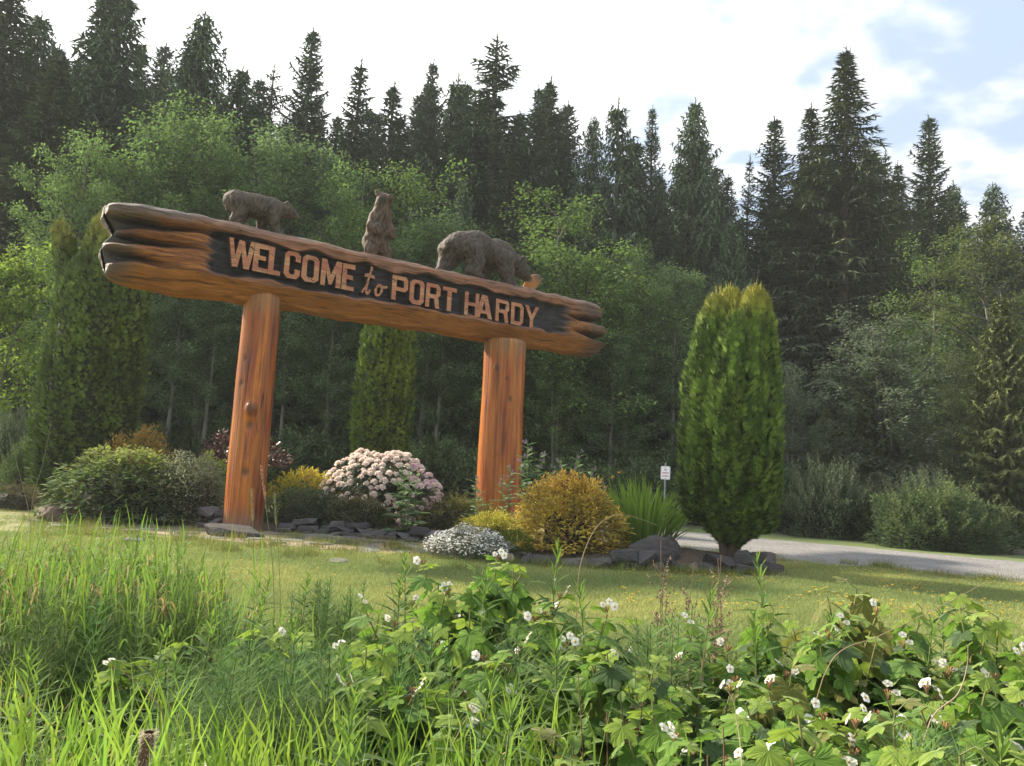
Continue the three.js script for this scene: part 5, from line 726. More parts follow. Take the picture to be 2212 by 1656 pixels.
// comfrey and a tall leafy plant: upright stems with single lance leaves and hanging bells
const lanceGeo = (seed, L, W, arch, c0, c1, nseg = 6, keel = 0.12) => { const t = new Tris(); let pa; for (let j = 0; j <= nseg; j++) { const s = j / nseg, w = W / 2 * Math.pow(Math.sin(Math.PI * Math.pow(s, 0.72) * 0.985 + 0.015), 0.85), z = L * s, y = -arch * L * s * s + 0.04 * L * s, c = mixc(c0, c1, s), wob = 0.05 * W * NZ(s * 5, seed), row = [t.v(-w, y + w * keel * 2 + wob, z, c), t.v(0, y, z, c, 1.15), t.v(w, y + w * keel * 2 - wob, z, c)]; if (pa) for (let k = 0; k < 2; k++) t.i.push(pa[k], row[k], row[k + 1], pa[k], row[k + 1], pa[k + 1]); pa = row; } return t.geo(); };
const aim = (o, d, roll = 0) => { const z = d.clone().normalize(), x = V().crossVectors(V(0, 1, 0), z); if (x.lengthSq() < 1e-4) x.set(1, 0, 0); x.normalize(); const y = V().crossVectors(z, x); o.quaternion.setFromRotationMatrix(new THREE.Matrix4().makeBasis(x, y, z)); if (roll) o.rotateZ(roll); };
{
  const big = [0, 1, 2].map((i) => lanceGeo(i + 3, 0.22, 0.07, 0.35, [0.09, 0.16, 0.06], [0.14, 0.22, 0.08])), bell = (() => { const t = new Tris(), q = rngOf(3); for (let i = 0; i < 9; i++) { const x = q.s(0.03), z = q.s(0.03), y = q.s(0.025); t.tube([V(x, y + 0.02, z), V(x * 1.3, y, z * 1.3), V(x * 1.3, y - 0.018, z * 1.3)], 0.003, 0.006, [0.30, 0.24, 0.30], 5, [0.42, 0.36, 0.42]); } return t.geo(true); })();
  const make = (seed, H, ns, bells, spread) => (label) => { const r = rngOf(seed), g = thing(bells ? 'comfrey_plant' : 'tall_leafy_plant', label, 'plant'), T = new Tris(); for (let s = 0; s < ns; s++) { const a = r() * 6.28, h = H * (s ? r.r(0.65, 0.98) : 1), b = V(Math.cos(a) * spread * 0.4, 0, Math.sin(a) * spread * 0.4), e = V(Math.cos(a) * spread, h, Math.sin(a) * spread), pt = (t) => b.clone().lerp(e, t).add(V(0.03 * NZ(t * 2, s, seed), 0, 0.03 * NZ(t * 2, seed, s))); T.tube([0, .25, .5, .75, 1].map(pt), 0.009, 0.004, [0.10, 0.15, 0.05], 5); const nl = Math.round(h * 15); for (let i = 0; i < nl; i++) { const t = lerp(bells ? 0.12 : 0.03, 0.99, i / nl), az = i * 2.4 + r.s(0.3), o = part('leaf', big[i % 3], M.leaf, g); o.position.copy(pt(t)); aim(o, V(Math.cos(az), lerp(0.25, 0.75, t), Math.sin(az)), r.s(0.2)); o.scale.setScalar(lerp(1.7, 0.8, t) * r.r(0.85, 1.15)); } if (bells) for (let i = 0; i < 3; i++) { const az = r() * 6.28, o = part('bell_flowers', bell, M.petal, g); o.position.copy(pt(1 - i * 0.07)).add(V(Math.cos(az) * 0.05, 0.0 - i * 0.01, Math.sin(az) * 0.05)); } } part('stem', T.geo(true), M.bark, g); return g; };
  const c1 = stampOf(make(91, 1.45, 3, true, 0.16)), c2 = stampOf(make(92, 1.25, 2, true, 0.12)), pl = [[1140, 13.6, 1.08, c1, 'tallest comfrey with drooping mauve bells beside the right side of the right post'], [1092, 13.5, 0.9, c2, 'comfrey stems with drooping bells crossing the foot of the right post'], [1178, 13.5, 0.92, c2, 'comfrey behind the left part of the golden spirea'], [1222, 13.5, 1.0, c1, 'comfrey with mauve bells rising behind the middle of the golden spirea'], [1283, 13.4, 0.92, c2, 'rightmost comfrey, behind the right part of the golden spirea'], [1028, 13.0, 0.72, c2, 'short comfrey at the left side of the right post']];
  pl.forEach(([px, d, s, f, label], i) => f(label, foot(px, d, 0.15), i * 1.3, s));
  make(93, 1.18, 6, false, 0.24)('tall dark green leafy plant growing in front of the rhododendron').position.copy(foot(880, 13.0, 0.03));
}
// iris clump: long upright blades and two yellow flowers
{
  const p = foot(1392, 12.0, 0.12), g = thing('iris_clump', 'clump of long bright green iris blades behind the dark boulders', 'plant', p), r = rngOf(95), bl = [0, 1, 2, 3].map((k) => { const t = new Tris(), pts = [], ws = [], L = 1.26, b = [0.05, 0.14, 0.3, 0.45][k]; for (let j = 0; j <= 8; j++) { const s = j / 8; pts.push(V(0, L * (s - b * 0.25 * s * s * s), L * b * s * s)); ws.push(j === 8 ? 0 : 0.021 * (1 - Math.pow(s, 4)) * (0.7 + 0.3 * Math.sin(s * 3))); } t.strip(pts, V(1, 0, 0), ws, [0.10, 0.20, 0.03], [0.23, 0.36, 0.05]); return t.geo(); });
  for (let i = 0; i < 190; i++) { const a = r() * 6.28, q = Math.sqrt(r()), o = part('blade', bl[Math.floor(r() * 4)], M.thinleaf, g); o.position.set(Math.cos(a) * q * 0.40, 0, Math.sin(a) * q * 0.25); const lean = Math.cos(a) * q; o.rotation.set(r.s(0.12), Math.atan2(Math.cos(a) + 0.2 + r.s(0.5), Math.sin(a) + r.s(0.5)), -lean * 0.32 + r.s(0.08), 'ZYX'); o.scale.set(1, r.r(0.72, 1.02) * (1 - 0.18 * q * (lean > 0 ? 1.4 : 0.6)), 1); }
  const fl = new Tris(), fr = rngOf(4); for (let k = 0; k < 6; k++) { const a = k / 6 * 6.28, d = unit(Math.cos(a), k % 2 ? 0.5 : -0.1, Math.sin(a)); fl.leaf(0, 0, 0, ...d, ...flatSide(d, fr, 0.1), 0.055, 0.04, [0.75, 0.42, 0.02], 1, 0.3); } const fg = fl.geo();
  for (const [px, py] of [[1324, 1030], [1338, 1020]]) { const q = at(px, py, 12.0).sub(p), o = part('flower', fg, M.petal, g); o.position.copy(q); const t = new Tris(); t.tube([V(q.x * 0.7, 0, q.z), V(q.x * 0.9, q.y * 0.6, q.z), q], 0.005, 0.004, [0.10, 0.17, 0.04], 4); part('stem', t.geo(true), M.bark, g); }
}
// forest edge: bushes one can tell apart on the right
const bushA = stampOf((label) => shrub('roadside_bush', label, V(), 0, 101, { rx: 1, ry: 1, rz: 1, n: 9500, leaf: 0.095, w: 0.42, col: [0.050, 0.090, 0.034], tip: [0.110, 0.165, 0.058], sprigs: 110, sprig: 0.4, up: 0.4, lump: 0.25, deep: 0.5 }));
const bushB = stampOf((label) => shrub('roadside_bush', label, V(), 0, 102, { rx: 1, ry: 1, rz: 1, n: 7500, leaf: 0.12, w: 0.30, col: [0.060, 0.090, 0.048], tip: [0.115, 0.155, 0.085], sprigs: 120, sprig: 0.5, up: 0.6, lump: 0.3, deep: 0.55 }));
[[bushA, 2030, 17.2, [1.35, 1.25, 1.0], 'large dark rounded bush at the edge of the road on the right'], [bushA, 1925, 18.8, [0.95, 1.0, 0.9], 'smaller green bush left of the large dark roadside bush'], [bushB, 1790, 19.5, [1.25, 1.4, 1.0], 'silver-green willow bush right of the columnar garden cedar above the road'], [bushB, 1990, 18.6, [1.0, 1.3, 0.9], 'pale green leafy bush rising behind the large dark roadside bush'], [bushA, 1690, 20.5, [1.0, 1.3, 0.9], 'green bush close behind the right side of the columnar garden cedar'], [bushA, 2170, 19.5, [1.2, 0.8, 0.9], 'low bright green bush by the road at the right edge'], [bushB, 2120, 21.5, [1.0, 1.1, 0.9], 'loose pale bush between the large roadside bush and the right edge'], [bushA, 1860, 21.5, [1.3, 1.2, 1.0], 'shaded bush in the gap behind the silver-green willow bush'], [bushB, 1600, 21.4, [1.2, 1.0, 0.8], 'low bush beyond the road behind the columnar garden cedar']].forEach(([f, px, d, s, label], i) => f(label, foot(px, d), i * 1.9, s));
[[bushB, 20, 18.5, [0.85, 1.55, 0.8], 'pale greyish leafy shrub at the left edge below the yellow maple'], [bushA, 48, 16.6, [0.55, 1.15, 0.5], 'green leafy shrub in front of the grey guard rail at the left edge']].forEach(([f, px, d, s, label], i) => f(label, foot(px, d), i * 1.9 + 0.5, s));
shrub('heath_shrub', 'low dull brown-green shrub at the left edge before the columnar cedar', foot(20, 14.6), 0, 104, { rx: 0.62, ry: 0.46, rz: 0.5, n: 3000, leaf: 0.05, w: 0.2, col: [0.075, 0.065, 0.035], tip: [0.13, 0.13, 0.06], sprigs: 60, sprig: 0.16, up: 0.6 });
{ // dense shaded undergrowth below the alders: one mass
  const k = shrubGeo(110, { rx: 1, ry: 1, rz: 1, n: 3400, leaf: 0.15, w: 0.45, col: [0.068, 0.115, 0.048], tip: [0.135, 0.195, 0.072], up: 0.2, lump: 0.3, deep: 0.5, core: 0.6, sprigs: 40, sprig: 0.4 }), g = mergeGeometries([k.leaves, k.core]), r = rngOf(111), list = [];
  for (let px = -120; px < 1560; px += 44) for (const d0 of [22.6, 24.6, 27.5]) { const d = d0 + lerp(2.5, -0.3, clamp(px / 1500)) * 0.6 + r.s(0.6); list.push([px + r.s(25), d, r.r(0.9, 1.5), r.r(0.9, 1.7) * (d0 > 24 ? 1.25 : 0.95)]); }
  for (let px = 1600; px < 2400; px += 60) for (const d of [23, 26]) list.push([px + r.s(25), d + r.s(0.6), r.r(0.9, 1.5), r.r(1.0, 1.8)]);
  const im = new THREE.InstancedMesh(g, M.leaf, list.length), m = new THREE.Matrix4(), q = new THREE.Quaternion(); list.forEach(([px, d, s, h], i) => { q.setFromAxisAngle(V(0, 1, 0), r() * 6.28); m.compose(foot(px, d), q, V(s, h, s)); im.setMatrixAt(i, m); const t = r.r(0.75, 1.15); im.setColorAt(i, new THREE.Color().setRGB(t, t, t * r.r(0.9, 1.1))); });
  im.name = 'undergrowth'; tag(im, 'dense shaded green undergrowth below the alders beyond the road', 'undergrowth', null, 'stuff'); im.castShadow = im.receiveShadow = true; scene.add(im);
}
{ // guard rail and paved pad at the far left
  const a = foot(-160, 21.5), b = foot(128, 19.5), t = b.clone().sub(a).normalize(), turn = Math.atan2(-t.z, t.x), L = a.distanceTo(b), g = thing('guard_rail', 'low grey guard rail with a dark gap below, at the left edge', 'guard rail', a, turn), gm = new THREE.MeshStandardMaterial({ color: 0x8e9094, roughness: 0.6, metalness: 0.3 }), y1 = topY(60, 992, 20) ; 
  const r1 = new THREE.BoxGeometry(L, 0.22, 0.06); r1.translate(L / 2, y1 - a.y - 0.11, 0); part('rail', r1, gm, g); const r2 = new THREE.BoxGeometry(L, 0.025, 0.12); r2.translate(L / 2, y1 - a.y + 0.015, 0); part('cap', r2, new THREE.MeshStandardMaterial({ color: 0xc9cbcc, roughness: 0.5 }), g);
  for (let x = 0.4; x < L; x += 1.3) { const q = new THREE.BoxGeometry(0.09, y1 - a.y, 0.09); q.translate(x, (y1 - a.y) / 2 - 0.005, -0.08); part('post', q, gm, g); }
  const pad = new THREE.BoxGeometry(L, 0.34, 0.10); pad.translate(L / 2, 0.17, 0.3); part('base_panel', pad, new THREE.MeshStandardMaterial({ color: 0x6f7076, roughness: 0.9 }), g); const kb = new THREE.BoxGeometry(L, 0.05, 0.16); kb.translate(L / 2, 0.025, 0.44); part('kerb', kb, new THREE.MeshStandardMaterial({ color: 0xb9b4b0, roughness: 0.9 }), g);
}
// ================================================================ LAWN COVER
{
  const r = rngOf(121), tuft = (seed, n, hgt, c0, c1, sp) => { const q = rngOf(seed), t = new Tris(); for (let i = 0; i < n; i++) { const a = q() * 6.28, x = q.s(sp), z = q.s(sp), d = unit(Math.cos(a) * 0.7, 1, Math.sin(a) * 0.7); t.needle(x, 0, z, ...d, Math.sin(a), 0, -Math.cos(a), hgt * q.r(0.5, 1.3), 0.007, mixc(c0, c1, q()), q.r(0.8, 1.2)); } return t.geo(); };
  const g = mergeGeometries([tuft(1, 150, 0.045, [0.19, 0.26, 0.075], [0.36, 0.38, 0.16], 0.2)]), list = [];
  for (let i = 0; i < 30000 && list.length < 5200; i++) { const d = 5.6 + Math.pow(r(), 1.3) * 8.5, px = r.r(-150, 2400); const p = foot(px, d); if (px < 1060 && d > 10.6 && r() < 0.9) continue; if (px >= 1060 && px < 1690 && d > 10.15) continue; if (px >= 1690 && d > lerp(12.9, 11.2, (px - 1690) / 520)) continue; list.push(p); }
  const im = new THREE.InstancedMesh(g, M.leaf, list.length), m = new THREE.Matrix4(), q = new THREE.Quaternion(); list.forEach((p, i) => { q.setFromAxisAngle(V(0, 1, 0), r() * 6.28); const n = NZ(p.x * 0.6, 3, p.z * 0.6), s = r.r(0.7, 1.2); m.compose(p, q, V(1, s * (1 + 0.6 * Math.max(0, NZ(p.x * 1.3, 7, p.z * 1.3))), 1)); im.setMatrixAt(i, m); const t = 1 + 0.35 * n; im.setColorAt(i, new THREE.Color().setRGB(t * (1 + 0.2 * n), t, t * 0.95)); });
  im.name = 'lawn_grass'; tag(im, 'short yellowish mown grass covering the lawn', 'grass', null, 'stuff'); im.receiveShadow = true; scene.add(im);
  // longer tufts at the path and the stones
  const g2 = tuft(2, 60, 0.14, [0.10, 0.16, 0.03], [0.24, 0.26, 0.07], 0.13), l2 = []; for (let i = 0; i < 300; i++) { const z = r(); if (z < 0.62) { const px = r.r(60, 1040), d = lerp(12.9, 12.0, px / 1000) - r() * 2.6; l2.push(foot(px, d)); } else if (z < 0.82) { const px = r.r(1060, 1680); l2.push(foot(px, 10.25 + r.s(0.1) + (px > 1560 ? (px - 1560) / 120 * 0.6 : 0))); } else { const px = r.r(1430, 2212); l2.push(foot(px, lerp(13.7, 11.3, (px - 1430) / 780) + r.s(0.3))); } }
  const i2 = new THREE.InstancedMesh(g2, M.leaf, l2.length); l2.forEach((p, i) => { q.setFromAxisAngle(V(0, 1, 0), r() * 6.28); const s = r.r(0.5, 1.2); m.compose(p, q, V(s, s * r.r(0.7, 1.3), s)); i2.setMatrixAt(i, m); const t = r.r(0.8, 1.2); i2.setColorAt(i, new THREE.Color().setRGB(t * r.r(0.9, 1.3), t, t)); }); i2.name = 'rough_grass'; tag(i2, 'longer grass tufts along the path, the stone edging and the road', 'grass', null, 'stuff'); scene.add(i2);
  // buttercups in the right-hand lawn
  const b = new Tris(), br = rngOf(9); for (let k = 0; k < 5; k++) { const a = k / 5 * 6.283, d = unit(Math.cos(a), 0.25, Math.sin(a)); b.leaf(0, 0.075, 0, ...d, -Math.sin(a), 0, Math.cos(a), 0.016, 0.016, [0.80, 0.52, 0.02], 1, 0, 0.1); } b.tube([V(0, 0, 0), V(0.004, 0.04, 0), V(0, 0.075, 0)], 0.0016, 0.0014, [0.12, 0.18, 0.04], 3); const bg = b.geo(), l3 = [];
  for (let i = 0; i < 6000 && l3.length < 400; i++) { const px = r.r(1330, 2280), d = r.r(7.4, 11.6), p = foot(px, d); if (NZ(p.x * 0.9, 2, p.z * 0.9) < 0.02 || d > 10.1 && px < 1690 || d > lerp(12.4, 11.1, (px - 1690) / 520)) continue; l3.push(p); } for (let i = 0; i < 40; i++) l3.push(foot(r.r(50, 1050), r.r(8, 11)));
  for (const [px, py] of [[172, 1058], [215, 1040], [225, 1044], [240, 1038], [250, 1030], [262, 1024], [300, 1012], [310, 1008], [322, 1004], [165, 1105]]) { const q2 = at(px, py, 12.7); q2.y -= 0.05; l3.push(q2); }
  const i3 = new THREE.InstancedMesh(bg, M.petal, l3.length); l3.forEach((p, i) => { q.setFromAxisAngle(V(0, 1, 0), r() * 6.28); const s = r.r(0.7, 1.15); m.compose(p, q, V(s, s, s)); i3.setMatrixAt(i, m); }); i3.name = 'buttercup_flowers'; tag(i3, 'scattered small yellow buttercups in the mown lawn', 'buttercups', null, 'stuff'); scene.add(i3);
}

// ================================================================ THE DITCH VEGETATION IN FRONT
// tall reed grass: culms with broad arching leaves
function culmGeo(seed, n, H, c0, c1, lw) {
  const r = rngOf(seed), t = new Tris();
  for (let i = 0; i < n; i++) {
    const x = r.s(0.16), z = r.s(0.16), h = H * r.r(0.6, 1.05), lx = r.s(0.14), lz = r.s(0.14), pt = (s) => V(x + lx * s * s, h * s, z + lz * s * s), k = r.r(0.8, 1.2), ca = mixc(c0, c1, r()).map((v) => v * k); t.tube([0, 0.4, 0.8].map(pt), 0.0035, 0.002, ca, 3);
    const nl = 5 + Math.floor(r() * 3); for (let j = 0; j < nl; j++) { const s = lerp(0.22, 0.86, j / (nl - 1)), b = pt(s), az = j * 3.14 + i * 1.3 + r.s(0.6), L = lerp(0.26, 0.34, r()) * (1 - 0.25 * Math.abs(s - 0.5)) * H, el = r.r(0.5, 1.25), ar = r.r(0.2, 1.15), pts = [], ws = [], side = V(-Math.sin(az), r.s(0.25), Math.cos(az)).normalize(); for (let q = 0; q <= 5; q++) { const u = q / 5; pts.push(V(b.x + Math.cos(az) * Math.cos(el) * L * u, b.y + L * (Math.sin(el) * u - ar * u * u * 0.7), b.z + Math.sin(az) * Math.cos(el) * L * u)); ws.push(q === 5 ? 0 : lw * (0.55 + 0.9 * u - 1.25 * u * u * u)); } const cb = r() < 0.07 ? [0.30, 0.24, 0.11] : mixc(c0, c1, clamp(r() * 0.7 + s * 0.4)); t.strip(pts, side, ws, cb, cb.map((v) => v * 1.12)); }
    const b = pt(0.86); t.strip([b, pt(1.0).add(V(r.s(0.02), 0.04, r.s(0.02))), pt(1.0).add(V(r.s(0.06), 0.17 * H, r.s(0.06)))], sideOfV(r), [lw * 0.7, lw * 0.6, 0], mixc(c0, c1, 0.8), c1);
  }
  return t.geo();
}
const sideOfV = (r) => { const a = r() * 6.28; return V(Math.cos(a), 0, Math.sin(a)); };
const GC0 = [0.08, 0.165, 0.024], GC1 = [0.21, 0.335, 0.04];
function scatter(name, label, cat, geos, mat, list, tint = 0.2) { // one object of stuff; the kinds of tuft share one geometry
  const r = rngOf(name.length * 7 + list.length), im = new THREE.InstancedMesh(geos, mat, list.length), m = new THREE.Matrix4(), q = new THREE.Quaternion(); list.forEach(([p, s, h], i) => { q.setFromEuler(new THREE.Euler(r.s(0.08), r() * 6.28, r.s(0.08))); m.compose(p, q, V(s, h ?? s, s)); im.setMatrixAt(i, m); const t = 1 + r.s(tint); im.setColorAt(i, new THREE.Color().setRGB(t * (1 + r.s(tint * 0.6)), t, t * (1 + r.s(tint * 0.5)))); }); im.name = name; tag(im, label, cat, null, 'stuff'); im.castShadow = im.receiveShadow = true; scene.add(im); return im;
}
const tall = (px, py, d) => { const p = foot(px, d); return [p, Math.max(0.15, topY(px, py, d) - p.y)]; };
{
  const r = rngOf(131), A1 = [], A2 = [], A3 = [];
  // near fringe at the very bottom, left and middle
  for (let i = 0; i < 105; i++) { const px = r.r(-120, 760), d = r.r(1.75, 2.6), [p, h] = tall(px, lerp(1480, 1560, clamp(px / 700)) + r.s(45) - (d - 1.75) * 40, d); A1.push([p, 1, h / 1.0]); }
  for (let i = 0; i < 52; i++) { const px = r.r(740, 1230), d = r.r(2.0, 3.1), [p, h] = tall(px, 1560 + r.s(70) - (d - 2) * 70, d); A1.push([p, 1, h]); }
  // the far stand along the lawn edge on the left
  for (let i = 0; i < 130; i++) { const px = r.r(-80, 470), d = r.r(4.2, 6.2), [p, h] = tall(px, 1175 + r.s(40) + (6 - d) * 20 + Math.max(0, px - 300) * 0.35, d); A2.push([p, 1, h * 1.42]); }
  for (let i = 0; i < 60; i++) { const px = r.r(300, 860), d = r.r(4.0, 5.4), [p, h] = tall(px, 1300 + r.s(55) + (5.4 - d) * 30, d); A2.push([p, 1, h * 1.2]); }
  // middle ground
  for (let i = 0; i < 50; i++) { const px = r.r(-60, 760), d = r.r(2.8, 4.2), [p, h] = tall(px, 1480 + r.s(70) - (d - 2.8) * 85, d); A2.push([p, 1, h]); }
  for (let i = 0; i < 14; i++) { const px = r.r(1240, 2250), d = r.r(2.0, 4.6), [p, h] = tall(px, 1560 - (d - 2) * 70 + r.s(40), d); A3.push([p, 1, h]); }
  const clampH = (l) => l.map(([p, s, h]) => [p, s, clamp(h, 0.3, 1.35)]);
  scatter('tall_grass', 'tall bright green reed grass filling the ditch along the bottom of the picture', 'grass', culmGeo(1, 5, 0.84, GC0, GC1, 0.0062), M.thinleaf, clampH(A1));
  scatter('meadow_grass', 'stand of tall green grass on the bank in front of the lawn at the left', 'grass', culmGeo(2, 5, 0.84, [0.068, 0.135, 0.024], [0.17, 0.28, 0.042], 0.0058), M.thinleaf, clampH([...A2, ...A3]));
  // low green ground cover that closes the bank
  const cov = (() => { const q = rngOf(7), t = new Tris(); for (let i = 0; i < 120; i++) { const a = q() * 6.28, x = q.s(0.22), z = q.s(0.22), e = q.r(0.5, 1.3), d = unit(Math.cos(a) * Math.cos(e), Math.sin(e), Math.sin(a) * Math.cos(e)); t.leaf(x, 0, z, ...d, -Math.sin(a), 0, Math.cos(a), q.r(0.12, 0.36), q.r(0.01, 0.03), mixc([0.055, 0.105, 0.026], [0.10, 0.17, 0.04], q()), 1, 0.2); } return t.geo(); })();
  const B = []; for (let i = 0; i < 900; i++) { const d = 1.5 + 3.3 * Math.pow(r(), 0.8), px = r.r(-250, 2450); B.push([foot(px, d), r.r(0.8, 1.5), r.r(0.5, 1.1)]); } scatter('ground_cover', 'low shaded weeds covering the bank and ditch', 'weeds', cov, M.leaf, B);
  // horsetail: whorls of thread-like branches
  const hs = (() => { const q = rngOf(17), t = new Tris(); t.tube([V(0, 0, 0), V(0.01, 0.3, 0), V(0, 0.62, 0.01)], 0.003, 0.0012, [0.09, 0.14, 0.05], 3); for (let k = 0; k < 17; k++) { const y = 0.08 + 0.54 * k / 17, L = 0.15 * Math.sin(Math.PI * clamp(0.18 + 0.75 * k / 17)) + 0.02; for (let b = 0; b < 11; b++) { const a = b / 11 * 6.28 + k * 0.3 + q.s(0.15), e = 0.55 + q.s(0.2), d = unit(Math.cos(a) * Math.cos(e), Math.sin(e), Math.sin(a) * Math.cos(e)); t.needle(0, y, 0, ...d, -Math.sin(a), 0, Math.cos(a), L * q.r(0.8, 1.15), 0.0034, [0.105, 0.19, 0.05], q.r(0.85, 1.2)); } } return t.geo(); })();
  const Hs = []; const put = (n, x0, x1, y, ys, d0, d1) => { for (let i = 0; i < n; i++) { const px = r.r(x0, x1), d = r.r(d0, d1), [p, h] = tall(px, y + r.s(ys), d), s = clamp(h / 0.62, 0.7, 1.7); Hs.push([p, s, s]); } };
  put(46, 350, 720, 1430, 60, 2.7, 3.6); put(40, 40, 480, 1270, 50, 4.0, 5.2); put(20, 600, 760, 1280, 40, 4.2, 5.0); put(10, 800, 1180, 1390, 60, 3.0, 3.8); put(10, 1350, 1500, 1350, 50, 3.4, 4.0); put(8, 1960, 2070, 1590, 30, 2.1, 2.5); 
  scatter('horsetail', 'feathery green horsetail growing in drifts through the ditch grass', 'horsetail', hs, M.leaf, Hs);
}
// willowherb: a stem with many narrow spiralled leaves
{
  const lv = [0, 1, 2].map((i) => lanceGeo(20 + i, 0.115, 0.021, [0.25, 0.45, 0.1][i], [0.060, 0.118, 0.026], [0.095, 0.17, 0.035], 5, 0.2)), lt = [0, 1].map((i) => lanceGeo(30 + i, 0.08, 0.014, 0.12, [0.10, 0.19, 0.03], [0.17, 0.28, 0.04], 4, 0.25));
  const make = (seed, nl) => (label) => { const r = rngOf(seed), g = thing('willowherb', label, 'plant'), T = new Tris(), lx = r.s(0.10), lz = r.s(0.10), pt = (s) => V(lx * s * s, s, lz * s * s); T.tube([0, .3, .6, .9, 1].map(pt), 0.005, 0.002, [0.13, 0.09, 0.045], 4, [0.12, 0.2, 0.04]); part('stem', T.geo(true), M.bark, g); for (let i = 0; i < nl; i++) { const t = 0.30 + 0.70 * Math.pow(i / nl, 0.8), az = i * 2.4 + r.s(0.25), young = t > 0.86, o = part('leaf', young ? lt[i % 2] : lv[i % 3], M.thinleaf, g); o.position.copy(pt(t)); aim(o, V(Math.cos(az), young ? 1.1 + (t - 0.86) * 8 : lerp(0.1, 0.6, t) + r.s(0.2), Math.sin(az)), r.s(0.25)); o.scale.setScalar(young ? lerp(1.1, 0.65, (t - .86) / .14) : r.r(0.85, 1.2)); } return g; };
  const st = [make(141, 44), make(142, 52), make(143, 40)].map(stampOf);
  const list = [[490, 1290, 3.9, 'willowherb with pale tip standing above the horsetail drift at left centre'], [395, 1330, 3.5, 'willowherb left of the horsetail drift, beside the dark hollow'], [372, 1400, 3.1, 'lower willowherb at the right rim of the dark hollow'], [520, 1240, 4.4, 'willowherb rising from the grass below the left post'], [627, 1240, 4.6, 'willowherb at the edge of the lawn below the low slate edging'], [865, 1200, 4.5, 'willowherb against the lawn at the left shoulder of the thimbleberry mound'], [840, 1245, 4.4, 'second willowherb at the left shoulder of the thimbleberry mound, slightly lower'], [1015, 1235, 4.0, 'willowherb standing in the middle of the thimbleberry mound'], [1165, 1180, 4.1, 'tallest willowherb, its tip before the stone edging of the right bed'], [1268, 1265, 3.9, 'willowherb below the long bent dry stem'], [1190, 1370, 3.2, 'dark green willowherb with narrow leaves at the right side of the mound'], [1480, 1270, 3.5, 'willowherb between the mound and the right-hand thimbleberries'], [1668, 1210, 3.9, 'willowherb with a bushy tip below the columnar cedar trunk'], [1640, 1330, 3.5, 'lower willowherb just left of the one below the cedar trunk'], [1985, 1330, 3.7, 'willowherb among the right-hand thimbleberries under the long leaning twig'], [1790, 1340, 3.9, 'small willowherb in the gap of the right-hand thimbleberries'], [2045, 1300, 4.4, 'willowherb with spreading leaves near the right edge of the lawn'], [740, 1400, 3.0, 'willowherb at the left foot of the thimbleberry mound'], [965, 1430, 2.7, 'willowherb in the grass below the mound'], [670, 1500, 2.3, 'small willowherb in the bottom grass left of the middle'], [745, 1560, 2.1, 'willowherb at the bottom edge left of the middle'], [1040, 1470, 2.5, 'small bright willowherb in the grass right below the mound'], [2140, 1560, 2.1, 'small willowherb in the bottom right corner'], [290, 1360, 3.6, 'willowherb inside the dark hollow at the left'], [630, 1330, 3.4, 'willowherb between the horsetail and the thimbleberry mound'], [20, 1400, 3.0, 'willowherb at the left edge of the picture']];
  list.forEach(([px, py, d, label], i) => { const [p, h] = tall(px, py, d); const s = clamp(h, 0.45, 1.5); st[i % 3](label, p, i * 1.7, [Math.min(1.15, s + 0.15), s, Math.min(1.15, s + 0.15)]); });
}
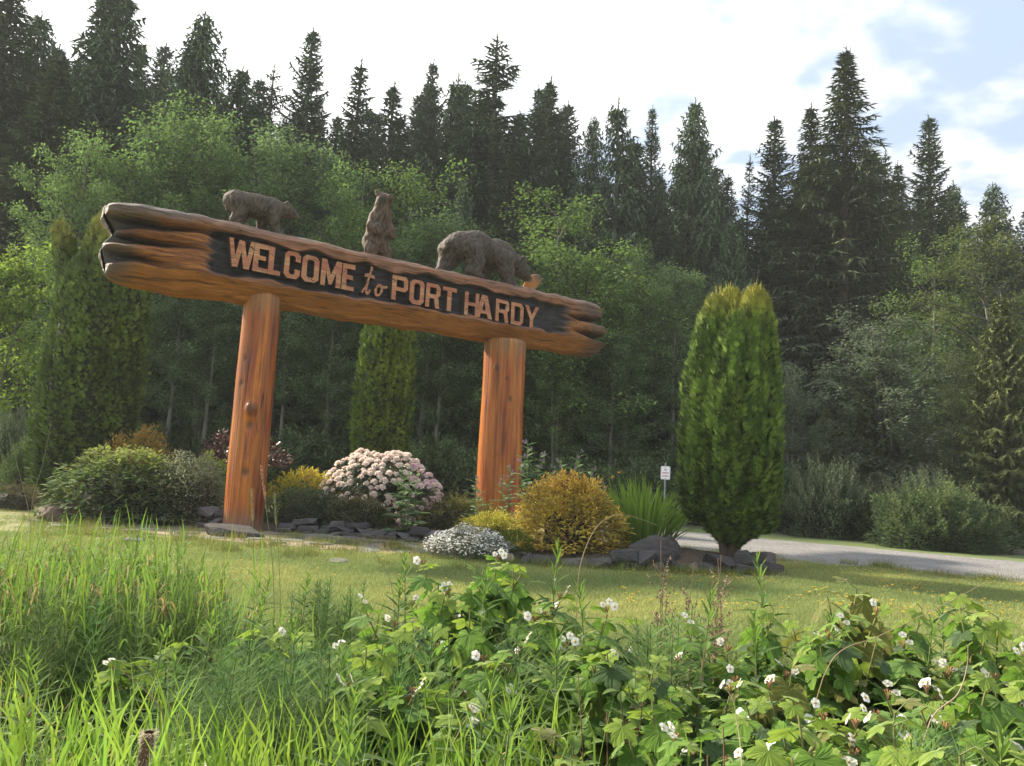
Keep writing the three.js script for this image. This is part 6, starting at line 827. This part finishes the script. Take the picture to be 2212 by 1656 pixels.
// thimbleberry: lobed leaves on arching canes, white flowers
{
  const lobed = (seed, c0, c1) => {
    const r = rngOf(seed), N = 46, t = new Tris(), R = (th) => { const a = th * 180 / Math.PI; let m = 0; for (const [c, k, w] of [[0, 1.0, 34], [62, 0.86, 32], [-62, 0.86, 32], [120, 0.62, 30], [-120, 0.62, 30]]) { const e = Math.abs(a - c) / w; m = Math.max(m, k * (1 - 0.46 * Math.pow(e, 1.35))); } return Math.max(0.30, m); };
    const zf = (th, q) => { const a = th * 180 / Math.PI; let v = 1; for (const c of [0, 62, -62, 120, -120]) v = Math.min(v, Math.abs(a - c) / 31); return 0.055 * q * (v - 0.5) - 0.16 * q * q + 0.014 * r.s() + 0.03 * q * NZ(th * 2 + seed, q * 3); };
    const cen = t.v(0, 0, 0, c0, 0.95); let prev; const rows = [0.38, 0.72, 1];
    rows.forEach((q, qi) => { const row = []; for (let i = 0; i <= N; i++) { const th = lerp(-2.62, 2.62, i / N), rr = R(th) * (qi === 2 ? (1 + (i % 2 ? 0.055 : -0.03)) : 1) * q; let v = 1; for (const c of [0, 62, -62, 120, -120]) v = Math.min(v, Math.abs(th * 180 / Math.PI - c) / 31); row.push(t.v(Math.sin(th) * rr, zf(th, q * R(th)), Math.cos(th) * rr, mixc(c0, c1, q * 0.7), v < 0.14 ? 1.22 : 1)); } if (!prev) for (let i = 0; i < N; i++) t.i.push(cen, row[i], row[i + 1]); else for (let i = 0; i < N; i++) t.i.push(prev[i], row[i], row[i + 1], prev[i], row[i + 1], prev[i + 1]); prev = row; });
    const g = t.geo(); g.scale(0.078, 0.078, 0.078); return g;
  };
  const tone = [[[0.085, 0.175, 0.030], [0.125, 0.235, 0.040]], [[0.10, 0.20, 0.026], [0.15, 0.27, 0.034]], [[0.16, 0.25, 0.036], [0.26, 0.35, 0.05]], [[0.13, 0.16, 0.03], [0.18, 0.17, 0.045]], [[0.050, 0.098, 0.034], [0.070, 0.125, 0.040]]], leaves = tone.map((c, i) => lobed(i + 1, ...c));
  const young = lobed(9, [0.15, 0.24, 0.03], [0.22, 0.31, 0.045]);
  const flower = (() => { const t = new Tris(); for (let k = 0; k < 5; k++) { const a = k / 5 * 6.283, ux = Math.cos(a), uz = Math.sin(a), sx = -uz, sz = ux, P = (u, w, y) => t.v(ux * u + sx * w, y, uz * u + sz * w, [0.80, 0.79, 0.76]); const b = P(0.003, 0, 0), l1 = P(0.011, 0.010, 0.003), r1 = P(0.011, -0.010, 0.003), l2 = P(0.019, 0.010, 0.003), r2 = P(0.019, -0.010, 0.004), tp = P(0.024, 0, 0.001), c = P(0.013, 0, 0.0); t.i.push(b, l1, c, b, c, r1, l1, l2, c, r1, c, r2, l2, tp, c, tp, r2, c); } return t.geo(); })();
  const eye = (() => { const g = new THREE.SphereGeometry(0.0062, 9, 6); g.scale(1, 0.6, 1); g.translate(0, 0.004, 0); const a = []; for (let i = 0; i < g.attributes.position.count; i++) a.push(0.42, 0.30, 0.07); g.setAttribute('color', new THREE.Float32BufferAttribute(a, 3)); return g; })();
  const buds = (() => { const t = new Tris(), q = rngOf(6); for (let k = 0; k < 6; k++) { const d = unit(q.s(1), 0.6 + q(), q.s(1)); t.tube([V(0, -0.01, 0), V(d[0] * 0.02, d[1] * 0.02, d[2] * 0.02), V(d[0] * 0.032, d[1] * 0.032, d[2] * 0.032)], 0.0016, 0.004, [0.22, 0.13, 0.06], 5, [0.30, 0.15, 0.08]); } return t.geo(true); })();
  const make = (seed, canes, R, brown) => (label) => {
    const r = rngOf(seed), g = thing('thimbleberry_bush', label, 'bush'), T = new Tris(), H = 1.0;
    for (let s = 0; s < canes; s++) {
      const a = s / canes * 6.28 + r.s(0.4), rad0 = R * Math.pow(r.r(0.1, 1), 0.6), h = H * r.r(0.72, 1.0) * (1 - 0.25 * Math.pow(rad0 / R, 2)), pt = (t) => V(Math.cos(a) * rad0 * t * (0.5 + 0.5 * t), h * (t - 0.10 * t * t * t), Math.sin(a) * rad0 * t * (0.5 + 0.5 * t)); T.tube([0, .25, .5, .75, 1].map(pt), 0.0065, 0.003, [0.13, 0.10, 0.06], 5, [0.15, 0.16, 0.05]);
      const nl = 16; for (let i = 0; i < nl; i++) {
        const t = lerp(0.22, 1.0, i / (nl - 1)), az = i * 2.4 + a + r.s(0.5), b = pt(t), topm = t > 0.9, pl = lerp(0.11, 0.04, t) * r.r(0.8, 1.2), e = V(b.x + Math.cos(az) * pl, b.y + pl * 0.55, b.z + Math.sin(az) * pl); T.tube([b, e], 0.002, 0.0015, [0.12, 0.15, 0.05], 3);
        const o = part('leaf', topm && r() < 0.6 ? young : leaves[r() < brown ? 3 : [0, 1, 2, 4, 0, 1][Math.floor(r() * 6)]], M.thinleaf, g); o.position.copy(e); aim(o, V(Math.cos(az), r.r(-1.5, -0.1) + (topm ? 0.8 : 0), Math.sin(az)), r.s(0.4)); o.scale.setScalar((topm ? r.r(0.55, 0.9) : r.r(0.85, 1.32)));
      }
      if (r() < 0.30) { const tip = pt(1), n = 1 + Math.floor(r() * 2.6); const bd = part('flower_buds', buds, M.bark, g); bd.scale.setScalar(0.7); bd.position.copy(tip).add(V(0, 0.015, 0)); for (let k = 0; k < n; k++) { const q = part('flower', flower, M.petal, g), az = r() * 6.28; q.position.copy(tip).add(V(Math.cos(az) * 0.035, 0.03 + r() * 0.03, Math.sin(az) * 0.035)); q.quaternion.setFromUnitVectors(V(0, 1, 0), V(r.s(0.7), 0.35 + r() * 0.5, 0.75 + r.s(0.5)).normalize()); part('flower_eye', eye, M.bark, q); q.scale.setScalar(r.r(0.62, 0.9)); } }
    }
    part('canes', T.geo(true), M.bark, g); return g;
  };
  const st = [make(151, 9, 0.34, 0.03), make(152, 8, 0.30, 0.10), make(153, 10, 0.36, 0.0), make(154, 7, 0.24, 0.3)].map(stampOf);
  const list = [
    [985, 1195, 4.5, 2, 'thimbleberry forming the top of the middle mound, below the white cushion flowers'], [880, 1290, 4.2, 0, 'thimbleberry on the left shoulder of the middle mound'], [1100, 1255, 4.3, 0, 'thimbleberry on the right shoulder of the middle mound'], [1230, 1310, 4.0, 2, 'thimbleberry at the right end of the middle mound below the bent dry stem'], [790, 1370, 3.7, 1, 'thimbleberry with outstretched pale leaves at the left end of the middle mound'], [1000, 1350, 3.7, 0, 'thimbleberry in the shaded front of the middle mound'], [1130, 1390, 3.5, 2, 'thimbleberry in the shaded right front of the middle mound'], [835, 1480, 2.9, 2, 'thimbleberry clump with large drooping leaves low at the foot of the mound'], [760, 1440, 3.2, 0, 'thimbleberry beside the grass at the lower left of the mound'], [1340, 1420, 3.3, 1, 'thimbleberry between the mound and the bottom sapling'],
    [1590, 1330, 3.9, 0, 'thimbleberry below the columnar cedar at the lawn edge'], [1500, 1440, 3.3, 2, 'thimbleberry with a broad drooping leaf right of the middle'], [1680, 1430, 3.3, 3, 'thimbleberry with bronze-yellow leaves below the cedar trunk'], [1790, 1262, 4.0, 3, 'tall thin thimbleberry sprig with a cluster of white flowers before the lawn'], [1862, 1290, 4.1, 3, 'thin thimbleberry sprig with two white flowers right of the tall flowering one'], [1820, 1380, 3.7, 1, 'thimbleberry with yellow leaves under the tall flowering sprig'], [1920, 1330, 4.0, 0, 'thimbleberry with a bright top leaf at the lawn edge'], [1740, 1500, 2.8, 2, 'thimbleberry with the largest ribbed leaves low in the right half'], [1890, 1500, 2.8, 3, 'thimbleberry with reddish-yellow leaves right of the largest-leaved one'], [2060, 1370, 3.7, 0, 'thimbleberry behind the long leaning twig at the right'], [2150, 1330, 3.8, 1, 'thimbleberry reaching the right edge with white flowers at its top'], [2210, 1420, 3.2, 2, 'dark thimbleberry filling the right edge'], [2050, 1470, 3.0, 0, 'dark green thimbleberry in the lower right'], [2140, 1510, 2.7, 2, 'shaded thimbleberry in the lower right corner'], [1960, 1580, 2.4, 0, 'thimbleberry at the bottom edge right of the largest-leaved one'], [1600, 1590, 2.5, 2, 'thimbleberry at the bottom edge behind the leafy sapling'], [1800, 1610, 2.2, 0, 'thimbleberry at the bottom edge below the largest-leaved one'], [2100, 1630, 2.1, 1, 'thimbleberry cut off by the bottom edge near the right corner'], [1080, 1620, 2.3, 3, 'low thimbleberry with two white flowers in the bottom grass'], [1440, 1560, 2.6, 0, 'thimbleberry behind the round-leaved sapling at the bottom'], [570, 1370, 3.6, 1, 'lone thimbleberry sprig among the grass left of the mound'], [290, 1410, 3.9, 1, 'thimbleberry leaves in the dark hollow at the left'], [425, 1600, 2.9, 2, 'yellow-green lobed sprig at the bottom beside the cattail'],
  ];
  list.forEach(([px, py, d, k, label], i) => { const [p, h] = tall(px, py, d), s = clamp(h * 1.20 + 0.03, 0.4, 1.65); st[k](label, p, i * 2.1 + 0.4, [lerp(1.05, s, 0.4), s, lerp(1.05, s, 0.4)]); });
}
// round-leaved saplings (alder, willow) at the bottom
{
  const oval = lanceGeo(40, 0.055, 0.036, 0.2, [0.075, 0.14, 0.030], [0.12, 0.20, 0.04], 5, 0.15), slim = lanceGeo(41, 0.048, 0.015, 0.15, [0.09, 0.16, 0.035], [0.16, 0.25, 0.045], 4, 0.15);
  const make = (name, seed, lf, ns, per, R) => (label) => { const r = rngOf(seed), g = thing(name, label, 'sapling'), T = new Tris(); for (let s = 0; s < ns; s++) { const a = s / ns * 6.28 + r.s(0.5), q = R * r.r(0.3, 1), h = r.r(0.7, 1), pt = (t) => V(Math.cos(a) * q * t + 0.03 * NZ(t * 3, s, seed), h * t, Math.sin(a) * q * t + 0.03 * NZ(t * 3, seed, s)); T.tube([0, .25, .5, .75, 1].map(pt), 0.005, 0.002, [0.13, 0.075, 0.045], 4); for (let i = 0; i < per; i++) { const t = lerp(0.25, 1, i / per), az = i * 2.4 + r.s(0.4), tw = r.r(0.02, 0.10) * (1.15 - t), b = pt(t), e = V(b.x + Math.cos(az) * tw, b.y + tw * 0.8, b.z + Math.sin(az) * tw); if (tw > 0.03) T.tube([b, e], 0.0016, 0.001, [0.13, 0.09, 0.05], 3); const o = part('leaf', lf, M.thinleaf, g); o.position.copy(e); aim(o, V(Math.cos(az), r.r(0, 0.9), Math.sin(az)), r.s(0.5)); o.scale.setScalar(r.r(0.75, 1.25)); } } part('stem', T.geo(true), M.bark, g); return g; };
  const al = stampOf(make('alder_sapling', 161, oval, 6, 24, 0.26)), wi = stampOf(make('willow_sapling', 162, slim, 5, 34, 0.15));
  [[al, 1290, 1450, 2.7, 'round-leaved alder sapling with red-brown stems at the bottom middle'], [al, 1400, 1420, 2.9, 'round-leaved alder sapling just right of the bottom middle one'], [al, 1260, 1560, 2.2, 'low round-leaved alder sapling cut off by the bottom edge'], [al, 1440, 1350, 3.3, 'taller round-leaved alder sapling behind the two at the bottom'], [wi, 1580, 1510, 2.3, 'small bright willow sapling with narrow leaves at the bottom right of the middle'], [wi, 1760, 1590, 2.0, 'tiny upright willow sapling at the bottom edge'], [wi, 1660, 1560, 2.1, 'bushy willow sapling between two others at the bottom edge']].forEach(([f, px, py, d, label], i) => { const [p, h] = tall(px, py, d), s = clamp(h, 0.5, 1.3); f(label, p, i * 1.9, [1, s, 1]); });
}
// cattail head, dry stems, twigs, dead seed heads
{
  const d = 1.75, t0 = at(316, 1572, d), g = thing('cattail', 'brown cattail head shedding pale fluff at the bottom left', 'cattail', foot(305, d)), p = g.position, r = rngOf(171), T = new Tris();
  const a = at(322, 1582, d).sub(p), b = at(304, 1680, d).sub(p), ax = b.clone().sub(a); T.tube([V(0, 0, 0), b.clone().multiplyScalar(0.6), b], 0.004, 0.0035, [0.20, 0.16, 0.09], 6); part('stem', T.geo(true), M.bark, g);
  const H = new Tris(); let prev; const N = 26, S = 16; for (let i = 0; i <= N; i++) { const u = i / N, q = a.clone().addScaledVector(ax, u), R = 0.0165 * Math.pow(Math.sin(Math.PI * clamp(0.06 + u * 0.88)), 0.35) * lerp(1, 0.55, u) * (1 + 0.12 * NZ(u * 9, 1)), rg = []; for (let k = 0; k < S; k++) { const e = k / S * 6.28, R2 = R * (1 + 0.15 * NZ(Math.cos(e) * 2, u * 12, Math.sin(e) * 2)); const kk = 0.8 + 0.5 * NZ(k * 0.9, u * 30, 2); rg.push(H.v(q.x + Math.cos(e) * R2, q.y, q.z + Math.sin(e) * R2, [0.115 * kk, 0.066 * kk, 0.042 * kk])); } if (prev) for (let k = 0; k < S; k++) { const k2 = (k + 1) % S; H.i.push(prev[k], prev[k2], rg[k2], prev[k], rg[k2], rg[k]); } prev = rg; } part('head', H.geo(true), M.bark, g);
  const fl = new Tris(); for (let i = 0; i < 900; i++) { const u = Math.pow(r(), 1.6) * 0.75, e = r() * 6.28, sidek = Math.cos(e) > 0.2 || u < 0.2 || r() < 0.25 ? 1 : 0; if (!sidek) continue; const q = a.clone().addScaledVector(ax, u), R = 0.015 * lerp(1, 0.6, u), dd = unit(Math.cos(e) + r.s(0.5), r.s(0.7), Math.sin(e) + r.s(0.5)); fl.needle(q.x + Math.cos(e) * R, q.y, q.z + Math.sin(e) * R, ...dd, ...sideOf(dd, r), r.r(0.003, 0.010), 0.0016, [0.62, 0.54, 0.42], r.r(0.8, 1.1)); } part('fluff', fl.geo(), M.petal, g, 'stuff');
  const stem = (name, label, pts, d2, r0, r1, c, cat = 'dry stem') => { const P = pts.map(([x, y], i) => i === 0 ? foot(x, d2) : at(x, y, d2 + 0.1 * NZ(i * 0.7, x * 0.01))), o = P[0].clone(), t = new Tris(); t.tube(new THREE.CatmullRomCurve3(P.map((q) => q.clone().sub(o))).getPoints(36), r0 * 0.42, r1 * 0.45, c, 5); const m = part(name, t.geo(true), M.bark, scene); m.position.copy(o); return tag(m, label, cat); };
  stem('dry_stalk', 'long dry stem bent in an arc in front of the golden spirea', [[1240, 0], [1246, 1302], [1257, 1210], [1286, 1144], [1312, 1120], [1342, 1113], [1375, 1119], [1420, 1136]], 4.2, 0.006, 0.0025, [0.30, 0.22, 0.14]);
  stem('dry_twig', 'thin dark twig slanting across the lawn left of the middle mound', [[850, 0], [844, 1260], [815, 1205], [780, 1150], [738, 1104]], 4.4, 0.004, 0.002, [0.16, 0.11, 0.08]);
  stem('dry_twig', 'long grey twig leaning up to the right over the right-hand thimbleberries', [[1700, 0], [1796, 1430], [1900, 1375], [2010, 1322], [2135, 1257]], 3.2, 0.006, 0.002, [0.26, 0.19, 0.12]);
  stem('dry_twig', 'grey twig at the right edge rising over dark leaves', [[1950, 0], [2010, 1560], [2070, 1500], [2090, 1440], [2092, 1395]], 2.6, 0.006, 0.003, [0.30, 0.23, 0.16]);
  stem('dry_twig', 'curved brown twig in the grass above the cattail', [[335, 0], [352, 1570], [345, 1530], [310, 1490], [265, 1452]], 2.2, 0.004, 0.002, [0.24, 0.15, 0.10]);
  stem('dry_stalk', 'thin pale straw standing in the grass right of the cattail', [[370, 0], [364, 1600], [362, 1500], [362, 1402]], 2.3, 0.003, 0.002, [0.30, 0.22, 0.12]);
  stem('dry_twig', 'long straight twig lying through the horsetail', [[620, 0], [590, 1560], [520, 1490], [420, 1380]], 2.9, 0.004, 0.002, [0.26, 0.18, 0.11]);
  stem('dry_stalk', 'pale curved straw in front of the bottom right leaves', [[1600, 0], [1602, 1640], [1592, 1560], [1582, 1510], [1560, 1480]], 1.9, 0.003, 0.0016, [0.45, 0.36, 0.22]);
  stem('dry_stalk', 'thin dry stem leaning at the left edge before the columnar cedar', [[75, 0], [62, 1110], [40, 1020], [18, 935]], 7.5, 0.006, 0.003, [0.26, 0.21, 0.13]);
  stem('dry_stalk', 'thin dry stem crossing the big columnar cedar low at its left', [[62, 0], [70, 1080], [92, 1000], [110, 915]], 7.6, 0.006, 0.003, [0.28, 0.23, 0.14]);
  // flowering grass heads seen before the left post
  const head = (label, px, py, bx, d2, c) => { const o = foot(bx, d2), e = at(px, py, d2).sub(o), t = new Tris(), q = rngOf(px); const g2 = thing('grass_flower', label, 'grass stem', o), cv = new THREE.CatmullRomCurve3([V(0, 0, 0), V(e.x * 0.3, e.y * 0.5, e.z), e]); t.tube(cv.getPoints(10), 0.0026, 0.0014, [0.14, 0.17, 0.06], 4); part('stem', t.geo(true), M.bark, g2); const h = new Tris(); for (let i = 0; i < 120; i++) { const s = q.r(0.84, 1), b = cv.getPointAt(s), dd = unit(q.s(0.8), 1, q.s(0.8)); h.needle(b.x, b.y, b.z, ...dd, ...sideOf(dd, q), 0.022, 0.004, c, q.r(0.8, 1.2)); } part('plume', h.geo(), M.leaf, g2); };
  head('pinkish plumed grass stem before the lower right edge of the left post', 563, 1010, 590, 5.0, [0.40, 0.22, 0.16]); head('pale green grass ear before the foot of the left post', 543, 1060, 540, 4.9, [0.26, 0.25, 0.13]); head('thin grass ear right of the foot of the left post', 592, 1070, 600, 4.9, [0.20, 0.23, 0.10]);
  // dead dock-like seed heads
  const dock = stampOf((label) => { const q = rngOf(181), g2 = thing('dead_weed', label, 'dead weed'), t = new Tris(), h = new Tris(); for (let s = 0; s < 4; s++) { const a2 = q() * 6.28, e = V(Math.cos(a2) * 0.12 + 0.06, 1 - s * 0.1, Math.sin(a2) * 0.12), cv = new THREE.CatmullRomCurve3([V(0, 0, 0), V(e.x * 0.3, 0.5, e.z * 0.4), e]); t.tube(cv.getPoints(8), 0.0036, 0.0016, [0.17, 0.11, 0.07], 4); for (let b = 0; b < 9; b++) { const f = q.r(0.55, 1), o = cv.getPointAt(f), dd = unit(q.s(1), 0.7, q.s(1)), L = q.r(0.05, 0.14); t.tube([o, V(o.x + dd[0] * L, o.y + dd[1] * L, o.z + dd[2] * L)], 0.0014, 0.001, [0.18, 0.12, 0.08], 3); for (let k = 0; k < 9; k++) { const w = q.r(0.4, 1), d3 = rdir(q); h.leaf(o.x + dd[0] * L * w, o.y + dd[1] * L * w, o.z + dd[2] * L * w, ...d3, ...sideOf(d3, q), 0.013, 0.010, [0.24, 0.17, 0.12], q.r(0.7, 1.3)); } } } part('stalk', t.geo(true), M.bark, g2); part('seed_heads', h.geo(), M.dull, g2); return g2; });
  [[1420, 1165, 4.3, 'brown dead weed with seed heads in front of the dark boulder'], [1450, 1215, 4.1, 'brown dead weed just right of and below the boulder, lower than its neighbour'], [1535, 1200, 4.4, 'brown dead weed in front of the edging left of the columnar cedar trunk'], [1570, 1210, 4.2, 'brown dead weed before the columnar cedar trunk']].forEach(([px, py, d2, label], i) => { const [q, h] = tall(px, py, d2); dock(label, q, i * 1.5, [1, clamp(h, 0.4, 1.4), 1]); });
}

// ================================================================ RENDER
scene.environmentIntensity = 1.0; scene.backgroundIntensity = 1.0;
scene.fog = new THREE.FogExp2(new THREE.Color(0.86, 0.9, 0.92), 0.0008);
const renderer = new THREE.WebGLRenderer({ antialias: true });
renderer.setSize(1024, 766);
renderer.toneMapping = THREE.LinearToneMapping;
renderer.toneMappingExposure = EXPOSURE;
renderer.shadowMap.enabled = true;
console.log('triangles', Math.round(total));
renderer.render(scene, camera);
